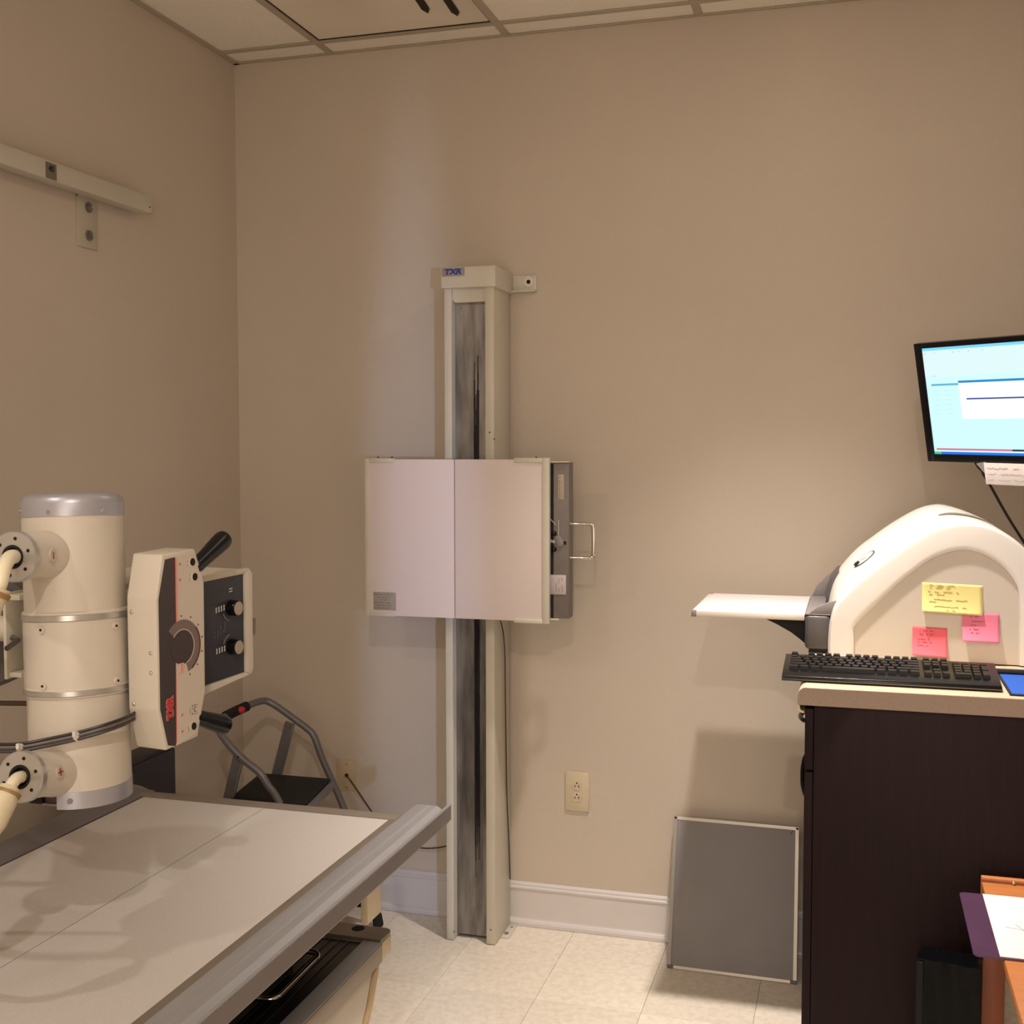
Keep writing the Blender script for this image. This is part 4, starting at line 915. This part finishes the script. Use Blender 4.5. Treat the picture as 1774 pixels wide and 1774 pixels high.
# angle dial: circular arc window with dark hub
cz, cw = 1.2395, .0610; RO, RI = .0455, .0290
def arc(r0, r1, a0, a1, n=34):
    P = [(cw + r1 * math.cos(math.radians(a0 + (a1 - a0) * k / n)) * .98, cz + r1 * math.sin(math.radians(a0 + (a1 - a0) * k / n))) for k in range(n + 1)]
    return P + [(cw + r0 * math.cos(math.radians(a1 + (a0 - a1) * k / n)) * .98, cz + r0 * math.sin(math.radians(a1 + (a0 - a1) * k / n))) for k in range(n + 1)]
dl_ = obj('dial_scale', pan(arc(RI, RO, -72, 138), .0004, .0012), mat('dial_grey', (120, 104, 100), .5), cpn, label='curved grey angle scale')
obj('dial_hub', pan([(cw + RI * .98 * math.cos(2 * math.pi * k / 48), cz + RI * math.sin(2 * math.pi * k / 48)) for k in range(48)], .0004, .0011), STRIPE, cpn)
obj('dial_rim', pan(arc(RI - .0006, RI + .0010, -70, 140), .0010, .0016), mat('rim_pink', (196, 176, 170), .5), cpn)
obj('dial_outer_tick', pan(arc(RO - .0022, RO + .0006, -60, 40), .0010, .0016), mat('tick_brown', (84, 48, 44), .5), cpn)
obj('dial_pointer', pan([(.0515, 1.2130), (.0625, 1.2130), (.0620, 1.1965), (.0500, 1.1965)], .0012, .0020), mat('pointer_pink', (222, 180, 164), .5), cpn)
obj('dial_pointer_line', pan([(.0572, 1.212), (.0580, 1.212), (.0572, 1.198), (.0564, 1.198)], .0020, .0024), REDP, cpn)
for a in range(-70, 95, 27):
    w_, z_ = cw + (RO + .0065) * math.cos(math.radians(a)) * .98, cz + (RO + .0065) * math.sin(math.radians(a))
    if w_ < .116: obj('dial_number', pan([(w_ - .0013, z_ - .0015), (w_ + .0013, z_ - .0015), (w_ + .0013, z_ + .0015), (w_ - .0013, z_ + .0015)], .0004, .0010), GREYP, cpn)
# round switches
for w_, z_ in ((.0885, 1.3790), (.0940, 1.3535), (.0855, 1.1010)):
    sw = obj('round_switch', pan([(w_ + .0078 * math.cos(2 * math.pi * k / 24), z_ + .0082 * math.sin(2 * math.pi * k / 24)) for k in range(24)], .0004, .0012), mat('switch_ring', (222, 212, 200), .4), cpn)
    obj('switch_button', pan([(w_ + .0056 * math.cos(2 * math.pi * k / 20), z_ + .0064 * math.sin(2 * math.pi * k / 20)) for k in range(20)], .001, .0026), HOLE, sw)
    s_ = B(); scribble(s_, z_ - .007, z_ + .005, w_ - .0125, C0 + ev * .0006, Z, dv, ev, amp=.0007, step=.0012, w=.0003); obj('switch_caption', s_, GREYP, sw)
bx = B()
for q_ in (((.0815, 1.121), (.0965, 1.121), (.0965, 1.1216), (.0815, 1.1216)), ((.0815, 1.136), (.0965, 1.136), (.0965, 1.1366), (.0815, 1.1366))): bx.prism(q_, C0 + ev * .0005, dv, Z, ev * .0005)
bx.tube([C0 + ev * .0009 + dv * (.091 + .003 * math.cos(a)) + Z * (1.129 + .0045 * math.sin(a)) for a in [math.pi * (.3 + k * .2) for k in range(8)]], .0006, 5, 1)
scribble(bx, 1.122, 1.137, .0835, C0 + ev * .0006, Z, dv, ev, amp=.0006, step=.001, w=.0003); scribble(bx, 1.122, 1.137, .0780, C0 + ev * .0006, Z, dv, ev, amp=.0006, step=.001, w=.0003)
obj('printed_symbol', bx, GREYP, cpn)
for z_ in (1.3775, 1.3515, 1.1255, 1.0975):
    obj('red_mark', pan([(.0560, z_ - .0022), (.0572, z_ + .0024), (.0600, z_ + .0018), (.0588, z_ - .0005)], .0005, .001), REDP, cpn)
lt = text('lettering', 'TXR', .0185, C0 + dv * .0285 + Z * 1.1425 + ev * .0012, Z, -dv, REDP, cpn, bold=.0011, width=.038, label='red TXR lettering on the stripe')
text('lettering_outline', 'TXR', .0200, C0 + dv * .0285 + Z * 1.1425 + ev * .0009, Z, -dv, mat('outline_pink', (196, 150, 144), .5), cpn, bold=.0019, width=.040)
# screws on the near face
for t_, z_ in ((-.051, 1.303), (-.0125, 1.238), (-.0125, 1.2055), (-.049, 1.1515)):
    p_ = C0 + ev * t_ + Z * z_ - dv * .0002; obj('screw', B().ball(p_, .0034, (1, .8, 1), seg=10), CHROME, cpn)
# grips
for p0, p1 in (((.985, -1.918, 1.365), (.984, -1.812, 1.409)), ((.982, -1.925, 1.115), (1.003, -1.848, 1.082))):
    obj('grip', B().lathe(p0, p1, [(0, .0128), (.35, .0138), (.80, .0168), (.93, .0172), (.985, .0160), (1, .0120)], 28), BLACK, cpn, label='tapered black hand grip')
obj('grip_mount', B().box(.935, .985, -1.945, -1.915, 1.10, 1.385, .003), BLACKM, cpn)

# ---- collimator
Cc = Vector((.954, -1.659, 0))
co = thing('collimator', 'cream collimator box with dark dial plate and two black knobs', 'collimator', Cc - ev * .12 - dv * .12 + Z * 1.14)
def cpan(pts, t0_, t1_, bev=0, seg=2): return B().prism(pts, Cc + ev * t0_, dv, Z, ev * (t1_ - t0_), bev, seg)
obj('case', cpan([(-.255, 1.335), (-.020, 1.341), (-.006, 1.330), (-.006, 1.156), (-.014, 1.146), (-.255, 1.135)], -.235, -.004, .004, 2), CREAM, co)
fr_o = [(-.252, 1.335), (-.020, 1.3415), (-.004, 1.3325), (0, 1.326), (0, 1.150), (-.014, 1.137), (-.252, 1.137)]
for q_, nmm in ((([(-.252, 1.3255), (-.0265, 1.3325), (-.014, 1.3425), (-.252, 1.339)]), 'frame_rail'), (([(-.252, 1.121), (-.145, 1.125), (-.010, 1.138), (-.0265, 1.1445), (-.252, 1.1345)]), 'frame_rail'), (([(-.0265, 1.3325), (-.014, 1.3425), (-.003, 1.331), (-.003, 1.149), (-.010, 1.138), (-.0265, 1.1445)]), 'frame_side')):
    obj(nmm, cpan(q_, -.006, .004, .002, 2), CREAM, co)
plc = obj('dial_plate', cpan([(-.25, 1.1368), (-.0265, 1.1445), (-.0265, 1.3325), (-.25, 1.3255)], -.003, -.001), COLPAN, co, label='dark blue-grey dial plate')
for z_ in (1.272, 1.1990):
    k0 = Cc + dv * (-.0640) + Z * z_ - ev * .002
    kn = obj('knob', B().lathe(k0, k0 + ev * .019, [(0, .0148), (.1, .0150), (.9, .0142), (1, .0130)], 32), BLACK, co)
    obj('knob_cap', B().cyl(k0 + ev * .0190, k0 + ev * .0196, .0126, seg=32), mat('knob_cap', (176, 164, 150), .4, metal=.2), kn)
WP = Cc + ev * -.001
for base_z in (1.2725, 1.1965):
    for k in range(4):
        w_ = -.108 + k * .0075; zz = base_z + k * .0008
        obj('white_pictogram', B().prism([(w_, zz - .0040), (w_ + .0017, zz - .0058), (w_ + .0034, zz - .0040), (w_ + .0026, zz), (w_ + .0034, zz + .0036), (w_ + .0017, zz + .0054), (w_, zz + .0036), (w_ + .0008, zz)], WP, dv, Z, ev * .0006), WHITEP, plc)
for z_ in (1.3015, 1.3065): obj('white_pictogram', B().prism([(-.068, z_), (-.059, z_ + .001), (-.059, z_ + .0028), (-.068, z_ + .0018)], WP, dv, Z, ev * .0006), WHITEP, plc)
pr_ = B()
for zc_, a0, a1 in ((1.272, 200, 255), (1.199, 105, 160)):
    pr_.tube([Cc + ev * -.0004 + dv * (-.064 + .024 * math.cos(math.radians(a0 + (a1 - a0) * k / 7))) + Z * (zc_ + .024 * math.sin(math.radians(a0 + (a1 - a0) * k / 7))) for k in range(8)], .0012, 5, 1)
for w_, za, zb in ((-.112, 1.222, 1.236), (-.103, 1.222, 1.244), (-.096, 1.226, 1.247), (-.088, 1.229, 1.234), (-.083, 1.230, 1.250), (-.063, 1.164, 1.176), (-.1325, 1.212, 1.238)):
    scribble(pr_, za, zb, w_, Cc + ev * -.0006, Z, dv, ev, amp=.0010, step=.0014, w=.0004)
obj('grey_print', pr_, mat('dim_print', (120, 116, 110), .5), plc)
obj('side_notch', cpan([(-.001, 1.245), (.0022, 1.243), (.0022, 1.218), (-.001, 1.212)], -.02, .006), mat('notch_grey', (128, 116, 102), .6), co)
obj('beam_neck', B().box(.845, .935, -1.955, -1.90, 1.16, 1.325, .004), CREAMG, co)


# one moving assembly: the control panel, the collimator and the stand are parts of the tube head
def adopt(root, main_name, new_name, label, direct=False):
    off = Vector(root.location) - Vector(th.location)
    kids = list(root.children)
    if direct:
        for k in kids: k.parent = th; k.location = Vector(k.location) + off
    else:
        main = [k for k in kids if k.name.split('.')[0] == main_name][0]
        sub = [k for k in kids if k is not main]; grand = [g for k in sub for g in k.children]
        main.parent = th; main.location = off; main.name = new_name; main['label'] = label
        for k in sub + grand: k.parent = main
    bpy.data.objects.remove(root)
adopt(cpn, 'casing', 'control_panel', 'cream octagonal control panel with charcoal stripe')
adopt(co, 'case', 'collimator', 'cream collimator box with dark dial plate')
adopt(sd, None, None, None, direct=True)
th['label'] = 'cream x-ray tube head with silver cap, octagonal control panel and collimator on its arm'
